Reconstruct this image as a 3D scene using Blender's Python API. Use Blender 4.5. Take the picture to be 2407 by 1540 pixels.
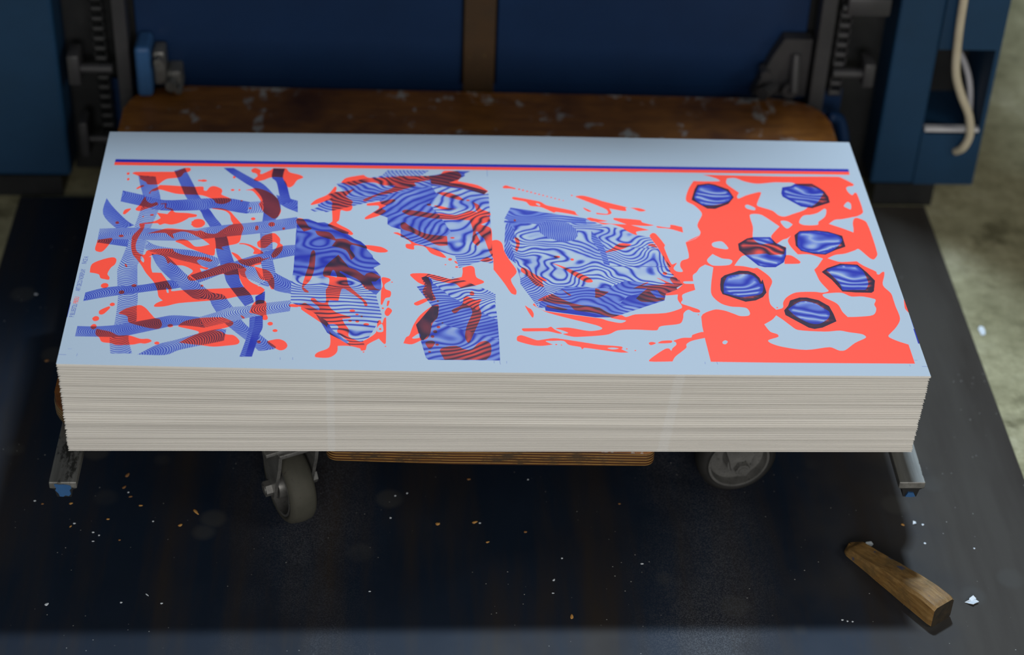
import bpy, bmesh, math, random
import numpy as np
from mathutils import Vector, Matrix, noise
from mathutils.geometry import delaunay_2d_cdt, interpolate_bezier

C = bpy.context.scene.collection
for o in list(bpy.data.objects):
    bpy.data.objects.remove(o)
PI = math.pi
rnd = random.Random(7)

# ------------------------------------------------------------------ camera
cam_d = bpy.data.cameras.new('camera')
cam = bpy.data.objects.new('camera', cam_d)
C.objects.link(cam)
r_ = Vector((0.99872, -0.03507, 0.03653)); u_ = Vector((-0.00776, 0.6068, 0.79481)); f_ = Vector((0.05004, 0.79408, -0.60575))
M4 = Matrix((r_, u_, -f_)).transposed().to_4x4()
M4.translation = Vector((-0.09699, -1.73841, 1.51142))
cam.matrix_world = M4
cam_d.sensor_width = 36.0
cam_d.sensor_fit = 'HORIZONTAL'
cam_d.lens = 4579.64 / 2407 * 36
cam_d.clip_start = 0.05
cam_d.dof.use_dof = True
cam_d.dof.focus_distance = 2.32
cam_d.dof.aperture_fstop = 2.6
bpy.context.scene.camera = cam

# ------------------------------------------------------------------ world and lights
sc = bpy.context.scene
w = bpy.data.worlds.new('hall_light'); sc.world = w
w.use_nodes = True
w.node_tree.nodes['Background'].inputs[0].default_value = (0.80, 0.90, 1.0, 1)
w.node_tree.nodes['Background'].inputs[1].default_value = 0.10

def area(name, loc, target, sx, sy, power, col):
    d = bpy.data.lights.new(name, 'AREA'); d.shape = 'RECTANGLE'; d.size = sx; d.size_y = sy
    d.energy = power; d.color = col
    o = bpy.data.objects.new(name, d); C.objects.link(o); o.location = loc
    o.rotation_euler = (Vector(target) - Vector(loc)).to_track_quat('-Z', 'Y').to_euler()
    return o
area('ceiling_tube_light', (0.46, 1.02, 2.45), (0.1, 0.1, 0.0), 0.22, 0.12, 74, (0.68, 0.84, 1.0))
area('front_fill_light', (0.15, -3.4, 1.25), (0, 0.2, 0), 2.4, 1.0, 80, (1.0, 0.96, 0.92))  # warm fill added from the camera side to brighten the front faces
area('hall_side_light', (2.9, -1.3, 1.9), (0.7, 0.6, -0.1), 1.0, 1.0, 22, (1.0, 0.97, 0.86))

sc.view_settings.view_transform = 'Standard'
sc.view_settings.look = 'None'
sc.view_settings.gamma = 1.0
sc.view_settings.exposure = 0.0
sc.view_settings.use_curve_mapping = False

# ------------------------------------------------------------------ helpers
def obj(name, bm, mat, parent=None, smooth=False, auto=None):
    me = bpy.data.meshes.new(name)
    if isinstance(bm, bmesh.types.BMesh):
        bmesh.ops.recalc_face_normals(bm, faces=bm.faces)
        bm.to_mesh(me); bm.free()
    else:
        me = bm
    if mat is not None:
        if isinstance(mat, (list, tuple)):
            for m_ in mat: me.materials.append(m_)
        else:
            me.materials.append(mat)
    if smooth or auto is not None:
        me.polygons.foreach_set('use_smooth', [True] * len(me.polygons))
        if auto is not None:
            me.set_sharp_from_angle(angle=auto)
    o = bpy.data.objects.new(name, me); C.objects.link(o)
    if parent is not None: o.parent = parent
    return o

def tag(o, label, cat, group=None, kind=None):
    if label: o['label'] = label
    if cat: o['category'] = cat
    if group: o['group'] = group
    if kind: o['kind'] = kind
    return o

def thing(name, label, cat, loc=(0, 0, 0), rz=0, group=None):
    o = bpy.data.objects.new(name, None); C.objects.link(o)
    o.location = loc; o.rotation_euler = (0, 0, rz); o.empty_display_size = .05
    return tag(o, label, cat, group)

def box(bm, x0, x1, y0, y1, z0, z1, bevel=0.0, seg=2):
    r = bmesh.ops.create_cube(bm, size=1.0)
    vs = r['verts']
    for v in vs:
        v.co = Vector(((x0 + x1) / 2 + v.co.x * (x1 - x0), (y0 + y1) / 2 + v.co.y * (y1 - y0), (z0 + z1) / 2 + v.co.z * (z1 - z0)))
    if bevel > 0:
        es = list({e for v in vs for e in v.link_edges})
        bmesh.ops.bevel(bm, geom=es, offset=bevel, segments=seg, affect='EDGES', profile=0.5)
    return bm

def B_(*a, **k): return box(bmesh.new(), *a, **k)

def cyl(bm, p0, p1, r0, r1=None, n=24):
    p0 = Vector(p0); p1 = Vector(p1); d = p1 - p0
    res = bmesh.ops.create_cone(bm, cap_ends=True, cap_tris=False, segments=n, radius1=r0, radius2=r0 if r1 is None else r1, depth=d.length)
    q = Vector((0, 0, 1)).rotation_difference(d)
    mt = Matrix.Translation((p0 + p1) / 2) @ q.to_matrix().to_4x4()
    bmesh.ops.transform(bm, matrix=mt, verts=res['verts'])
    return bm

def lathe(bm, prof, mat, n=48):
    """prof: closed list of (r, h); spun round local z, then placed by mat"""
    rings = []
    for k in range(n):
        a = 2 * PI * k / n
        rings.append([bm.verts.new(mat @ Vector((r * math.cos(a), r * math.sin(a), h))) for r, h in prof])
    m_ = len(prof)
    for k in range(n):
        A, Bn = rings[k], rings[(k + 1) % n]
        for i in range(m_):
            j = (i + 1) % m_
            bm.faces.new((A[i], A[j], Bn[j], Bn[i]))
    return bm

def tube(bm, pts, r, n=10):
    pts = [Vector(p) for p in pts]
    rings = []
    for i, p in enumerate(pts):
        d = (pts[min(i + 1, len(pts) - 1)] - pts[max(i - 1, 0)]).normalized()
        a = d.cross(Vector((0.13, 0.97, 0.2))).normalized(); b = d.cross(a)
        rr = r[i] if isinstance(r, (list, tuple)) else r
        rings.append([bm.verts.new(p + rr * (math.cos(2 * PI * k / n) * a + math.sin(2 * PI * k / n) * b)) for k in range(n)])
    for A, Bn in zip(rings, rings[1:]):
        for k in range(n):
            bm.faces.new((A[k], A[(k + 1) % n], Bn[(k + 1) % n], Bn[k]))
    bm.faces.new(rings[0]); bm.faces.new(rings[-1])
    return bm

def spline(pts, k=6):
    pts = [Vector(p) for p in pts]; out = []
    P = [pts[0]] + pts + [pts[-1]]
    for i in range(1, len(P) - 2):
        a, b, c, d = P[i - 1:i + 3]
        for j in range(k):
            t = j / k
            out.append(0.5 * ((2 * b) + (c - a) * t + (2 * a - 5 * b + 4 * c - d) * t * t + (3 * b - a - 3 * c + d) * t ** 3))
    out.append(pts[-1])
    return out

def prism(bm, outline, z0, z1, mat=None):
    """outline in local xy extruded along z"""
    mat = mat or Matrix.Identity(4)
    lo = [bm.verts.new(mat @ Vector((x, y, z0))) for x, y in outline]
    hi = [bm.verts.new(mat @ Vector((x, y, z1))) for x, y in outline]
    n = len(lo)
    bm.faces.new(lo); bm.faces.new(hi)
    for i in range(n):
        bm.faces.new((lo[i], lo[(i + 1) % n], hi[(i + 1) % n], hi[i]))
    return bm

# ------------------------------------------------------------------ materials
class NT:
    def __init__(s, name):
        s.m = bpy.data.materials.new(name); s.m.use_nodes = True
        s.t = s.m.node_tree; s.b = s.t.nodes['Principled BSDF']
    def n(s, typ, **k):
        nd = s.t.nodes.new(typ)
        for a, v in k.items():
            if a.startswith('i_'): nd.inputs[int(a[2:])].default_value = v
            else: setattr(nd, a, v)
        return nd
    def l(s, a, b): s.t.links.new(a, b)
    def set(s, **k):
        for a, v in k.items(): s.b.inputs[a.replace('_', ' ')].default_value = v
    def coord(s, scale=(1, 1, 1), rot=(0, 0, 0)):
        g = s.n('ShaderNodeNewGeometry'); mp = s.n('ShaderNodeMapping')
        mp.inputs['Scale'].default_value = scale; mp.inputs['Rotation'].default_value = rot
        s.l(g.outputs['Position'], mp.inputs[0]); return mp.outputs[0]
    def obco(s, scale=(1, 1, 1)):
        g = s.n('ShaderNodeTexCoord'); mp = s.n('ShaderNodeMapping')
        mp.inputs['Scale'].default_value = scale
        s.l(g.outputs['Object'], mp.inputs[0]); return mp.outputs[0]
    def noise(s, co, scale, detail=4, rough=.6, dist=0):
        nd = s.n('ShaderNodeTexNoise'); nd.inputs['Scale'].default_value = scale; nd.inputs['Detail'].default_value = detail
        nd.inputs['Roughness'].default_value = rough; nd.inputs['Distortion'].default_value = dist
        s.l(co, nd.inputs['Vector']); return nd.outputs['Fac']
    def ramp(s, fac, stops):
        nd = s.n('ShaderNodeValToRGB'); cr = nd.color_ramp
        while len(cr.elements) < len(stops): cr.elements.new(0.5)
        for e, (p, c) in zip(cr.elements, stops):
            e.position = p; e.color = c if len(c) == 4 else (*c, 1)
        s.l(fac, nd.inputs[0]); return nd.outputs[0]
    def mix(s, fac, a, b, typ='MIX'):
        nd = s.n('ShaderNodeMix', data_type='RGBA', blend_type=typ)
        for sock, v in ((0, fac), (6, a), (7, b)):
            if hasattr(v, 'node'): s.l(v, nd.inputs[sock])
            elif sock == 0: nd.inputs[0].default_value = v
            else: nd.inputs[sock].default_value = v if len(v) == 4 else (*v, 1)
        return nd.outputs[2]
    def math(s, op, a, b=0.0, c=0.0):
        nd = s.n('ShaderNodeMath', operation=op)
        for i, v in enumerate((a, b, c)):
            if hasattr(v, 'node'): s.l(v, nd.inputs[i])
            else: nd.inputs[i].default_value = v
        return nd.outputs[0]
    def col(s, c): s.l(c, s.b.inputs['Base Color'])
    def rough(s, c): s.l(c, s.b.inputs['Roughness'])
    def bump(s, h, strength=.3, dist=.001):
        nd = s.n('ShaderNodeBump'); nd.inputs['Strength'].default_value = strength; nd.inputs['Distance'].default_value = dist
        s.l(h, nd.inputs['Height']); s.l(nd.outputs[0], s.b.inputs['Normal'])

def paint(name, c1, c2, chip=None, amount=.62, rough=.5, scale=6):
    t = NT(name); co = t.coord()
    base = t.ramp(t.noise(co, scale, 5), [(.3, c1), (.7, c2)])
    if chip:
        ch = t.ramp(t.noise(co, scale * 7, 6, .7), [(amount, (0, 0, 0)), (amount + .04, (1, 1, 1))])
        base = t.mix(ch, base, chip)
    t.col(base); t.set(Roughness=rough); t.b.inputs['Specular IOR Level'].default_value = .3
    t.bump(t.noise(co, 120, 3), .15, .0006)
    return t.m

M = {}
M['press_blue'] = paint('press_blue_paint', (.0050, .029, .068), (.0068, .038, .092), (.05, .06, .07), .70, .5)
M['panel_blue'] = paint('panel_blue_paint', (.0018, .016, .056), (.0030, .022, .076), (.05, .065, .10), .69, .45, 4)
M['bright_blue'] = paint('bright_blue_paint', (.022, .075, .19), (.03, .10, .24), (.10, .10, .10), .72, .5, 20)
M['black_metal'] = paint('black_oily_metal', (.008, .009, .010), (.018, .019, .020), (.05, .05, .05), .70, .45, 12)
M['rail_steel'] = paint('rail_steel', (.028, .028, .031), (.042, .042, .045), None, .7, .42, 12)
M['rust'] = paint('rusty_varnish', (.060, .030, .010), (.035, .022, .012), (.12, .08, .03), .64, .6, 14)
M['rubber'] = paint('grey_rubber', (.040, .040, .031), (.055, .053, .042), (.03, .027, .024), .62, .75, 30)
M['dark_rubber'] = paint('dark_rubber', (.010, .010, .010), (.016, .016, .015), None, .7, .7, 30)
M['cast'] = paint('cast_metal', (.12, .12, .115), (.22, .22, .21), (.06, .06, .055), .60, .42, 40)
M['cast'].node_tree.nodes['Principled BSDF'].inputs['Metallic'].default_value = .55
M['cable'] = paint('cream_cable', (.42, .37, .27), (.50, .45, .34), None, .6, .5, 20)
M['pale'] = paint('pale_metal', (.42, .42, .45), (.55, .55, .58), None, .6, .45, 20)

# brushed bar steel
t = NT('worn_bar_steel'); co = t.coord((1, .06, 1))
c = t.ramp(t.noise(co, 90, 4), [(.3, (.15, .15, .14)), (.75, (.30, .30, .28))])
spots = t.ramp(t.noise(t.coord((1, .35, 1)), 45, 5, .7), [(.555, (0, 0, 0)), (.62, (1, 1, 1))])
t.col(t.mix(spots, c, (.05, .05, .045))); t.set(Roughness=.45, Metallic=.6); t.bump(t.noise(co, 200, 3), .2, .0004)
M['bar_steel'] = t.m

# plywood deck: varnished top, ply layers on the edge
t = NT('varnished_plywood'); co = t.coord((1.2, 6, 1))
fine = t.noise(co, 14, 6, .65, .6)
top = t.ramp(fine, [(.28, (.13, .044, .008)), (.5, (.26, .092, .013)), (.75, (.40, .155, .024))])
worn = t.ramp(t.noise(t.coord((1, .6, 1)), 16, 6, .72), [(.60, (0, 0, 0)), (.65, (1, 1, 1))])
gpos = t.n('ShaderNodeNewGeometry'); spos = t.n('ShaderNodeSeparateXYZ'); t.l(gpos.outputs['Position'], spos.inputs[0])
nearback = t.ramp(spos.outputs[1], [(.800, (0, 0, 0)), (.832, (1, 1, 1))])
rim = t.math('ADD', t.noise(t.coord(), 20, 5, .7), t.math('MULTIPLY', nearback, .085))
worn = t.mix(1.0, worn, t.ramp(rim, [(.63, (0, 0, 0)), (.67, (1, 1, 1))]), 'LIGHTEN')
top = t.mix(worn, top, (.45, .43, .40))
blot = t.ramp(t.noise(t.coord(), 7, 3), [(.45, (0, 0, 0)), (.7, (1, 1, 1))])
top = t.mix(blot, top, (.075, .022, .008))
g = t.n('ShaderNodeNewGeometry'); sx = t.n('ShaderNodeSeparateXYZ'); t.l(g.outputs['Position'], sx.inputs[0])
sn = t.n('ShaderNodeSeparateXYZ'); t.l(g.outputs['Normal'], sn.inputs[0])
wob = t.math('MULTIPLY', t.noise(t.coord((1, 1, 1)), 9, 2), .0022)
ph = t.math('MULTIPLY', t.math('ADD', t.math('SUBTRACT', sx.outputs[2], .176), wob), 2 * PI / .0040)
ply = t.math('MULTIPLY_ADD', t.math('SINE', ph), .5, .5)
streak = t.noise(t.coord((.25, 1, 6)), 160, 4, .7)
ply = t.math('ADD', t.math('MULTIPLY', ply, .72), t.math('MULTIPLY', streak, .35))
edge = t.ramp(ply, [(.25, (.040, .012, .003)), (.5, (.10, .038, .007)), (.80, (.20, .095, .018)), (.98, (.36, .25, .09))])
dirt = t.ramp(t.noise(t.coord((1, 1, 2)), 26, 5, .7), [(.50, (0, 0, 0)), (.64, (1, 1, 1))])
edge = t.mix(dirt, edge, (.05, .03, .014))
isup = t.math('GREATER_THAN', t.math('ABSOLUTE', sn.outputs[2]), .7)
t.col(t.mix(isup, edge, top)); t.set(Roughness=.5)
t.bump(fine, .2, .001)
M['plywood'] = t.m

# wooden wedge
t = NT('wedge_wood'); co = t.obco((1.5, 14, 14))
g1 = t.noise(co, 14, 6, .7, .5)
c = t.ramp(g1, [(.25, (.085, .040, .010)), (.5, (.21, .115, .032)), (.75, (.34, .21, .075))])
d = t.ramp(t.noise(t.obco(), 28, 6, .7), [(.50, (0, 0, 0)), (.72, (1, 1, 1))])
c = t.mix(d, c, (.10, .065, .025))
ink = t.ramp(t.noise(t.obco(), 60, 2, .5), [(.68, (0, 0, 0)), (.72, (1, 1, 1))])
c = t.mix(ink, c, (.05, .055, .09))
t.col(c); t.set(Roughness=.55); t.bump(g1, .6, .0015)
M['wedge'] = t.m

# paper
t = NT('paper_edges'); 
g = t.n('ShaderNodeNewGeometry'); sp = t.n('ShaderNodeSeparateXYZ'); t.l(g.outputs['Position'], sp.inputs[0])
nz = t.noise(t.coord((.8, 1, 90)), 3, 4, .6)
c = t.ramp(nz, [(.3, (.62, .60, .56)), (.7, (.77, .75, .705))])
def band(xc, slope, wd):
    xx = t.math('SUBTRACT', t.math('SUBTRACT', sp.outputs[0], xc), t.math('MULTIPLY', sp.outputs[2], slope))
    return t.math('MULTIPLY', t.math('LESS_THAN', t.math('ABSOLUTE', xx), t.math('MULTIPLY', t.noise(t.coord((1, 1, 900)), 1, 2), wd * 2)), .16)
oi = t.n('ShaderNodeObjectInfo')
c = t.mix(1.0, c, t.ramp(oi.outputs['Random'], [(0, (.86, .86, .86)), (1, (1, 1, 1))]), 'MULTIPLY')
c = t.mix(t.math('MAXIMUM', band(-.193, 0, .0045), band(.180, .10, .006)), c, (.76, .80, .84))
t.col(c); t.set(Roughness=.75)
M['paper_edge'] = t.m
t = NT('plain_paper'); t.col(t.ramp(t.noise(t.coord(), 4, 2), [(.3, (.60, .66, .72)), (.7, (.66, .72, .78))])); t.set(Roughness=.6)
M['scrap'] = t.m

# printed top sheet: per-triangle ink data decides the ink, the lines come from a wave of the stored phase
PAPER = (.372, .424, .478); ORANGE = (.98, .068, .032); BLUET = (.020, .034, .62)
t = NT('printed_sheet')
a = t.n('ShaderNodeAttribute', attribute_name='ink'); sp = t.n('ShaderNodeSeparateColor'); t.l(a.outputs['Color'], sp.inputs[0])
a2 = t.n('ShaderNodeAttribute', attribute_name='orange')
wv = t.math('MULTIPLY_ADD', t.math('COSINE', t.math('MULTIPLY', sp.outputs[0], 2 * PI)), .5, .5)
wv = t.math('POWER', wv, a.outputs['Alpha'])
amt = t.math('ADD', sp.outputs[1], t.math('MULTIPLY', wv, t.math('SUBTRACT', sp.outputs[2], sp.outputs[1])))
g = t.noise(t.coord(), 2.5, 2)
pap = t.ramp(g, [(.3, PAPER), (.7, (.379, .431, .485))])
base = t.mix(a2.outputs['Fac'], pap, ORANGE)
tint = t.ramp(amt, [(0, (1, 1, 1)), (.5, (.32, .40, .96)), (1, BLUET)])
t.col(t.mix(1.0, base, tint, 'MULTIPLY')); t.set(Roughness=.55)
t.b.inputs['Specular IOR Level'].default_value = .35
M['print'] = t.m

# dark floor plate: scuffed, with pale worn spots, round stains, dust specks and a paler right side
t = NT('floor_plate_steel'); co = t.coord()
c = t.ramp(t.noise(co, 3.2, 5, .6), [(.3, (.0055, .0105, .0205)), (.7, (.0085, .0165, .0330))])
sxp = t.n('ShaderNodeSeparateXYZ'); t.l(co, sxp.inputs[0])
right_mix = t.ramp(t.math('ADD', sxp.outputs[0], t.math('MULTIPLY_ADD', t.noise(co, 4, 4), .30, -.15)), [(.40, (0, 0, 0)), (.56, (1, 1, 1))])  # paler, warmer tone towards the right side of the plate
c = t.mix(right_mix, c, (.046, .041, .035))
st = t.ramp(t.noise(t.coord((3.0, .35, 1)), 4.0, 5, .6), [(.44, (0, 0, 0)), (.68, (.9, .9, .9))])
c = t.mix(st, c, (.026, .0205, .0165))
vo = t.n('ShaderNodeTexVoronoi'); vo.inputs['Scale'].default_value = 11; t.l(t.coord(), vo.inputs['Vector'])
rs = t.ramp(vo.outputs['Distance'], [(.0, (.45, .45, .45)), (.16, (.4, .4, .4)), (.23, (0, 0, 0))])
mk = t.ramp(t.noise(t.coord(), 3.1, 1), [(.44, (0, 0, 0)), (.56, (1, 1, 1))])
c = t.mix(t.mix(1.0, rs, mk, 'MULTIPLY'), c, (.060, .060, .056))
def track(xc):
    d_ = t.math('ABSOLUTE', t.math('SUBTRACT', t.math('ADD', sxp.outputs[0], t.math('MULTIPLY_ADD', t.noise(t.coord((1, .3, 1)), 3, 3), .10, -.05)), xc))
    return t.ramp(d_, [(.03, (1, 1, 1)), (.11, (0, 0, 0))])
wo = t.mix(1.0, track(-.235), track(.26), 'ADD')
wo = t.mix(1.0, wo, t.ramp(t.noise(t.coord((1, .8, 1)), 5, 4, .6), [(.36, (0, 0, 0)), (.62, (1, 1, 1))]), 'MULTIPLY')
gr = t.ramp(t.noise(co, 620, 3, .8), [(.47, (0, 0, 0)), (.58, (1, 1, 1))])
c = t.mix(t.mix(1.0, wo, gr, 'MULTIPLY'), c, (.060, .064, .075))
ds = t.n('ShaderNodeTexVoronoi'); ds.inputs['Scale'].default_value = 85; t.l(t.coord(), ds.inputs['Vector'])
dd = t.ramp(ds.outputs['Distance'], [(.045, (1, 1, 1)), (.075, (0, 0, 0))])
dm = t.ramp(t.noise(t.coord(), 9, 3), [(.50, (0, 0, 0)), (.62, (1, 1, 1))])
c = t.mix(t.mix(1.0, dd, dm, 'MULTIPLY'), c, (.42, .42, .40))
t.col(c); t.b.inputs['Specular IOR Level'].default_value = .22
t.rough(t.ramp(t.noise(co, 8, 4), [(.3, (.46, .46, .46)), (.7, (.60, .60, .60))]))
t.bump(t.noise(co, 60, 3), .08, .001)
M['plate'] = t.m

t = NT('concrete'); co = t.coord()
c = t.ramp(t.noise(co, 5, 6, .7), [(.3, (.20, .185, .095)), (.55, (.38, .355, .215)), (.75, (.56, .53, .37))])
c2 = t.ramp(t.noise(co, 38, 5, .7), [(.35, (.55, .55, .5)), (.7, (1, 1, 1))])
c = t.mix(.8, c, c2, 'MULTIPLY')
s2 = t.ramp(t.noise(co, 9, 4, .6), [(.58, (0, 0, 0)), (.68, (1, 1, 1))])
t.col(t.mix(s2, c, (.12, .11, .055))); t.set(Roughness=.8); t.bump(t.noise(co, 50, 4), .3, .002)
M['concrete'] = t.m
t = NT('chip_wood'); t.col(t.ramp(t.noise(t.obco(), 300, 2), [(.3, (.42, .20, .05)), (.7, (.66, .36, .10))])); t.set(Roughness=.7); M['chip'] = t.m
t = NT('chip_dark_wood'); t.col(t.ramp(t.noise(t.obco(), 300, 2), [(.3, (.22, .10, .03)), (.7, (.34, .17, .06))])); t.set(Roughness=.7); M['chip_brown'] = t.m

# ------------------------------------------------------------------ setting
ZP = -0.170       # top of the steel floor plate
ZF = -0.176       # concrete
bm = bmesh.new(); box(bm, -6, 6, -4.5, 6, ZF - .2, ZF)
tag(obj('floor', bm, M['concrete']), None, None, kind='structure')
bm = bmesh.new(); box(bm, -6, 6, 6, 6.2, ZF, 4.2)
t = NT('hall_wall'); t.col(t.ramp(t.noise(t.coord(), 1.5, 4), [(.3, (.50, .50, .47)), (.7, (.58, .58, .55))])); t.set(Roughness=.9)
tag(obj('wall_back', bm, t.m), None, None, kind='structure')
bm = B_(-.704, .704, -1.6, .790, ZF, ZP, bevel=.0015, seg=1)
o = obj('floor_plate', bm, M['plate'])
tag(o, 'large dark scuffed steel plate lying on the concrete floor under the trolley', 'floor plate')

# ------------------------------------------------------------------ printing press behind (one machine)
press = thing('printing_press', 'blue printing press with worn paint standing behind the paper pile', 'printing press', (0, .82, ZF))
def pp(name, bm, mat, label=None, parent=None, **k):
    """part of the press, given in world coordinates"""
    bm2 = bm
    par = parent or press
    off = Vector((0, .82, ZF))
    bmesh.ops.translate(bm2, vec=-off, verts=bm2.verts)
    o = obj(name, bm2, mat, par, **k)
    if label: o['label'] = label
    return o
# left housing
bm = bmesh.new(); box(bm, -1.35, -.624, .80, 1.9, -.140, 1.5, bevel=.006)
pp('side_housing', bm, M['press_blue'])
bm = bmesh.new(); box(bm, -1.30, -.64, .80, 1.85, ZF, -.140)
pp('machine_foot', bm, M['black_metal'])
# right housing: C-shaped front with a cut-out opening
bm = bmesh.new()
FX0, FX1 = .613, .775
box(bm, FX0, .681, .80, .93, -.136, 1.5, bevel=.004)
box(bm, .681, FX1, .80, .93, .103, 1.5)
box(bm, .681, FX1, .80, .93, -.136, -.040)
box(bm, .768, FX1, .80, .93, -.040, .103)
box(bm, FX0, .66, .93, 1.9, -.136, 1.5)
pp('side_housing', bm, M['press_blue'])
bm = bmesh.new(); box(bm, .662, .773, .925, 1.2, -.10, .14); pp('inner_cover', bm, M['black_metal'])
bm = bmesh.new(); box(bm, .684, .768, .800, .812, -.0445, -.034, bevel=.001); pp('opening_sill', bm, M['pale'], 'pale metal sill of the opening')
bm = bmesh.new(); box(bm, .622, .716, .80, 1.15, ZF, -.136)
pp('machine_foot', bm, M['black_metal'])
bm = bmesh.new(); box(bm, .695, .706, .797, .800, .060, .071, bevel=.001); cyl(bm, (.655, .796, -.018), (.655, .802, -.018), .004)
# back guard panel, two sheets with a rusty centre post between
bm = bmesh.new(); box(bm, -.515, -.029, .856, .870, -.11, 1.2, bevel=.002); pp('guard_panel', bm, M['panel_blue'])
bm = bmesh.new(); box(bm, .024, .492, .856, .870, -.11, 1.2, bevel=.002); pp('guard_panel', bm, M['panel_blue'])
bm = bmesh.new(); box(bm, -.026, .021, .850, .868, -.11, 1.2, bevel=.001); pp('centre_post', bm, M['rust'], 'rusty brown centre post')
bm = bmesh.new(); box(bm, -.56, .56, .853, .858, -.11, .002); pp('lower_cover', bm, M['panel_blue'])
# dark recess behind the guides
bm = bmesh.new(); box(bm, -.63, -.50, .99, 1.02, -.15, 1.2); box(bm, .50, .63, .99, 1.02, -.15, 1.2); box(bm, -.63, .63, .872, .90, -.17, 1.2)
pp('recess_plate', bm, M['black_metal'])
# guide rails
for x0, x1 in ((-.5415, -.5215), (.5005, .5235)):
    bm = bmesh.new(); box(bm, x0, x1, .8135, .845, -.165, 1.2, bevel=.002); pp('guide_rail', bm, M['rail_steel'])
# lift chains: separate link plates with rollers
for x in (-.565, .541):
    bm = bmesh.new()
    z = -.13 if x < 0 else .01
    while z < 1.0:
        cyl(bm, (x - .010, .83, z), (x + .010, .83, z), .0055, n=12)
        for s in (-1, 1):
            box(bm, x + s * .0085 - .0012, x + s * .0085 + .0012, .823, .837, z - .002, z + .020, bevel=.0008, seg=1)
        z += .0165
    pp('lift_chain', bm, M['rail_steel'] if x > 0 else M['black_metal'], auto=.6)
# cross pins, brackets and clutter beside the guides
bm = bmesh.new()
cyl(bm, (-.600, .815, .042), (-.548, .815, .042), .0075); box(bm, -.612, -.594, .80, .84, .02, .07, bevel=.003)
pp('chain_pin', bm, M['rail_steel'], auto=.6)
bm = bmesh.new()
cyl(bm, (-.60, .815, -.08), (-.550, .815, -.08), .006); box(bm, -.605, -.592, .80, .84, -.105, -.045, bevel=.003)
pp('chain_pin', bm, M['rail_steel'], auto=.6)
bm = bmesh.new()
cyl(bm, (.531, .815, .052), (.585, .815, .052), .008); box(bm, .575, .592, .80, .84, .035, .075, bevel=.003)
pp('chain_pin', bm, M['rail_steel'], auto=.6)
bm = bmesh.new()
box(bm, .535, .600, .80, .85, .155, .185, bevel=.004); cyl(bm, (.53, .81, .165), (.60, .81, .165), .006)
pp('chain_pin', bm, M['rail_steel'], auto=.6)
bm = bmesh.new(); box(bm, -.512, -.489, .80, .855, .002, .085, bevel=.006); pp('lift_bracket', bm, M['bright_blue'], 'bright blue bracket')
bm = bmesh.new()
box(bm, -.487, -.470, .815, .850, .015, .070, bevel=.003); box(bm, -.470, -.448, .82, .857, .002, .035, bevel=.004)
cyl(bm, (-.478, .80, .060), (-.478, .85, .060), .007, n=6); cyl(bm, (-.462, .80, .020), (-.462, .85, .020), .009, n=6)
cyl(bm, (-.452, .805, .010), (-.452, .85, .010), .006, n=6)
pp('bracket_bolts', bm, M['cast'], auto=.6)
bm = bmesh.new()
prism(bm, [(.415, .002), (.497, .002), (.497, .10), (.455, .10), (.440, .07), (.425, .03)], .83, .852, Matrix(((1, 0, 0, 0), (0, 0, 1, 0), (0, 1, 0, 0), (0, 0, 0, 1))))
cyl(bm, (.430, .815, .045), (.430, .84, .045), .008, n=6); cyl(bm, (.470, .812, .020), (.470, .84, .020), .012)
cyl(bm, (.475, .812, .020), (.475, .83, .075), .008); cyl(bm, (.425, .80, .022), (.455, .84, .016), .010)
pp('lift_bracket', bm, M['rail_steel'], 'dark metal bracket', auto=.6)
# hose in the opening
bm = bmesh.new(); tube(bm, spline([(.70, .91, .085), (.735, .88, .060), (.757, .86, .015), (.758, .83, -.040), (.745, .81, -.070)]), .005)
pp('inner_hose', bm, M['pale'], 'pale hose inside the opening', smooth=True)
# wheel guard by the rail
bm = bmesh.new(); tube(bm, spline([(.530, .79, -.01), (.548, .80, -.02), (.560, .80, -.055), (.562, .80, -.09)]), .009); pp('edge_guard', bm, M['panel_blue'], smooth=True)
# unseen overhang added above the press, shaped to shade the back of the pile
bm = bmesh.new(); box(bm, -1.35, .42, .80, 1.9, 1.5, 1.535, bevel=.004)
pp('shade_overhang', bm, M['press_blue'])
# hanging cream cable
bm = bmesh.new()
tube(bm, spline([(.700, .803, 1.34), (.700, .789, 1.28), (.700, .788, .9), (.700, .788, .52), (.698, .787, .30), (.700, .786, .19), (.703, .786, .13), (.709, .785, .075), (.724, .785, .035), (.742, .785, .0), (.750, .785, -.035), (.745, .788, -.060), (.738, .80, -.075)]), .0065)
tag(obj('cable', bm, M['cable'], smooth=True), 'cream electric cable hanging down the front of the right press housing', 'cable')

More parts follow.
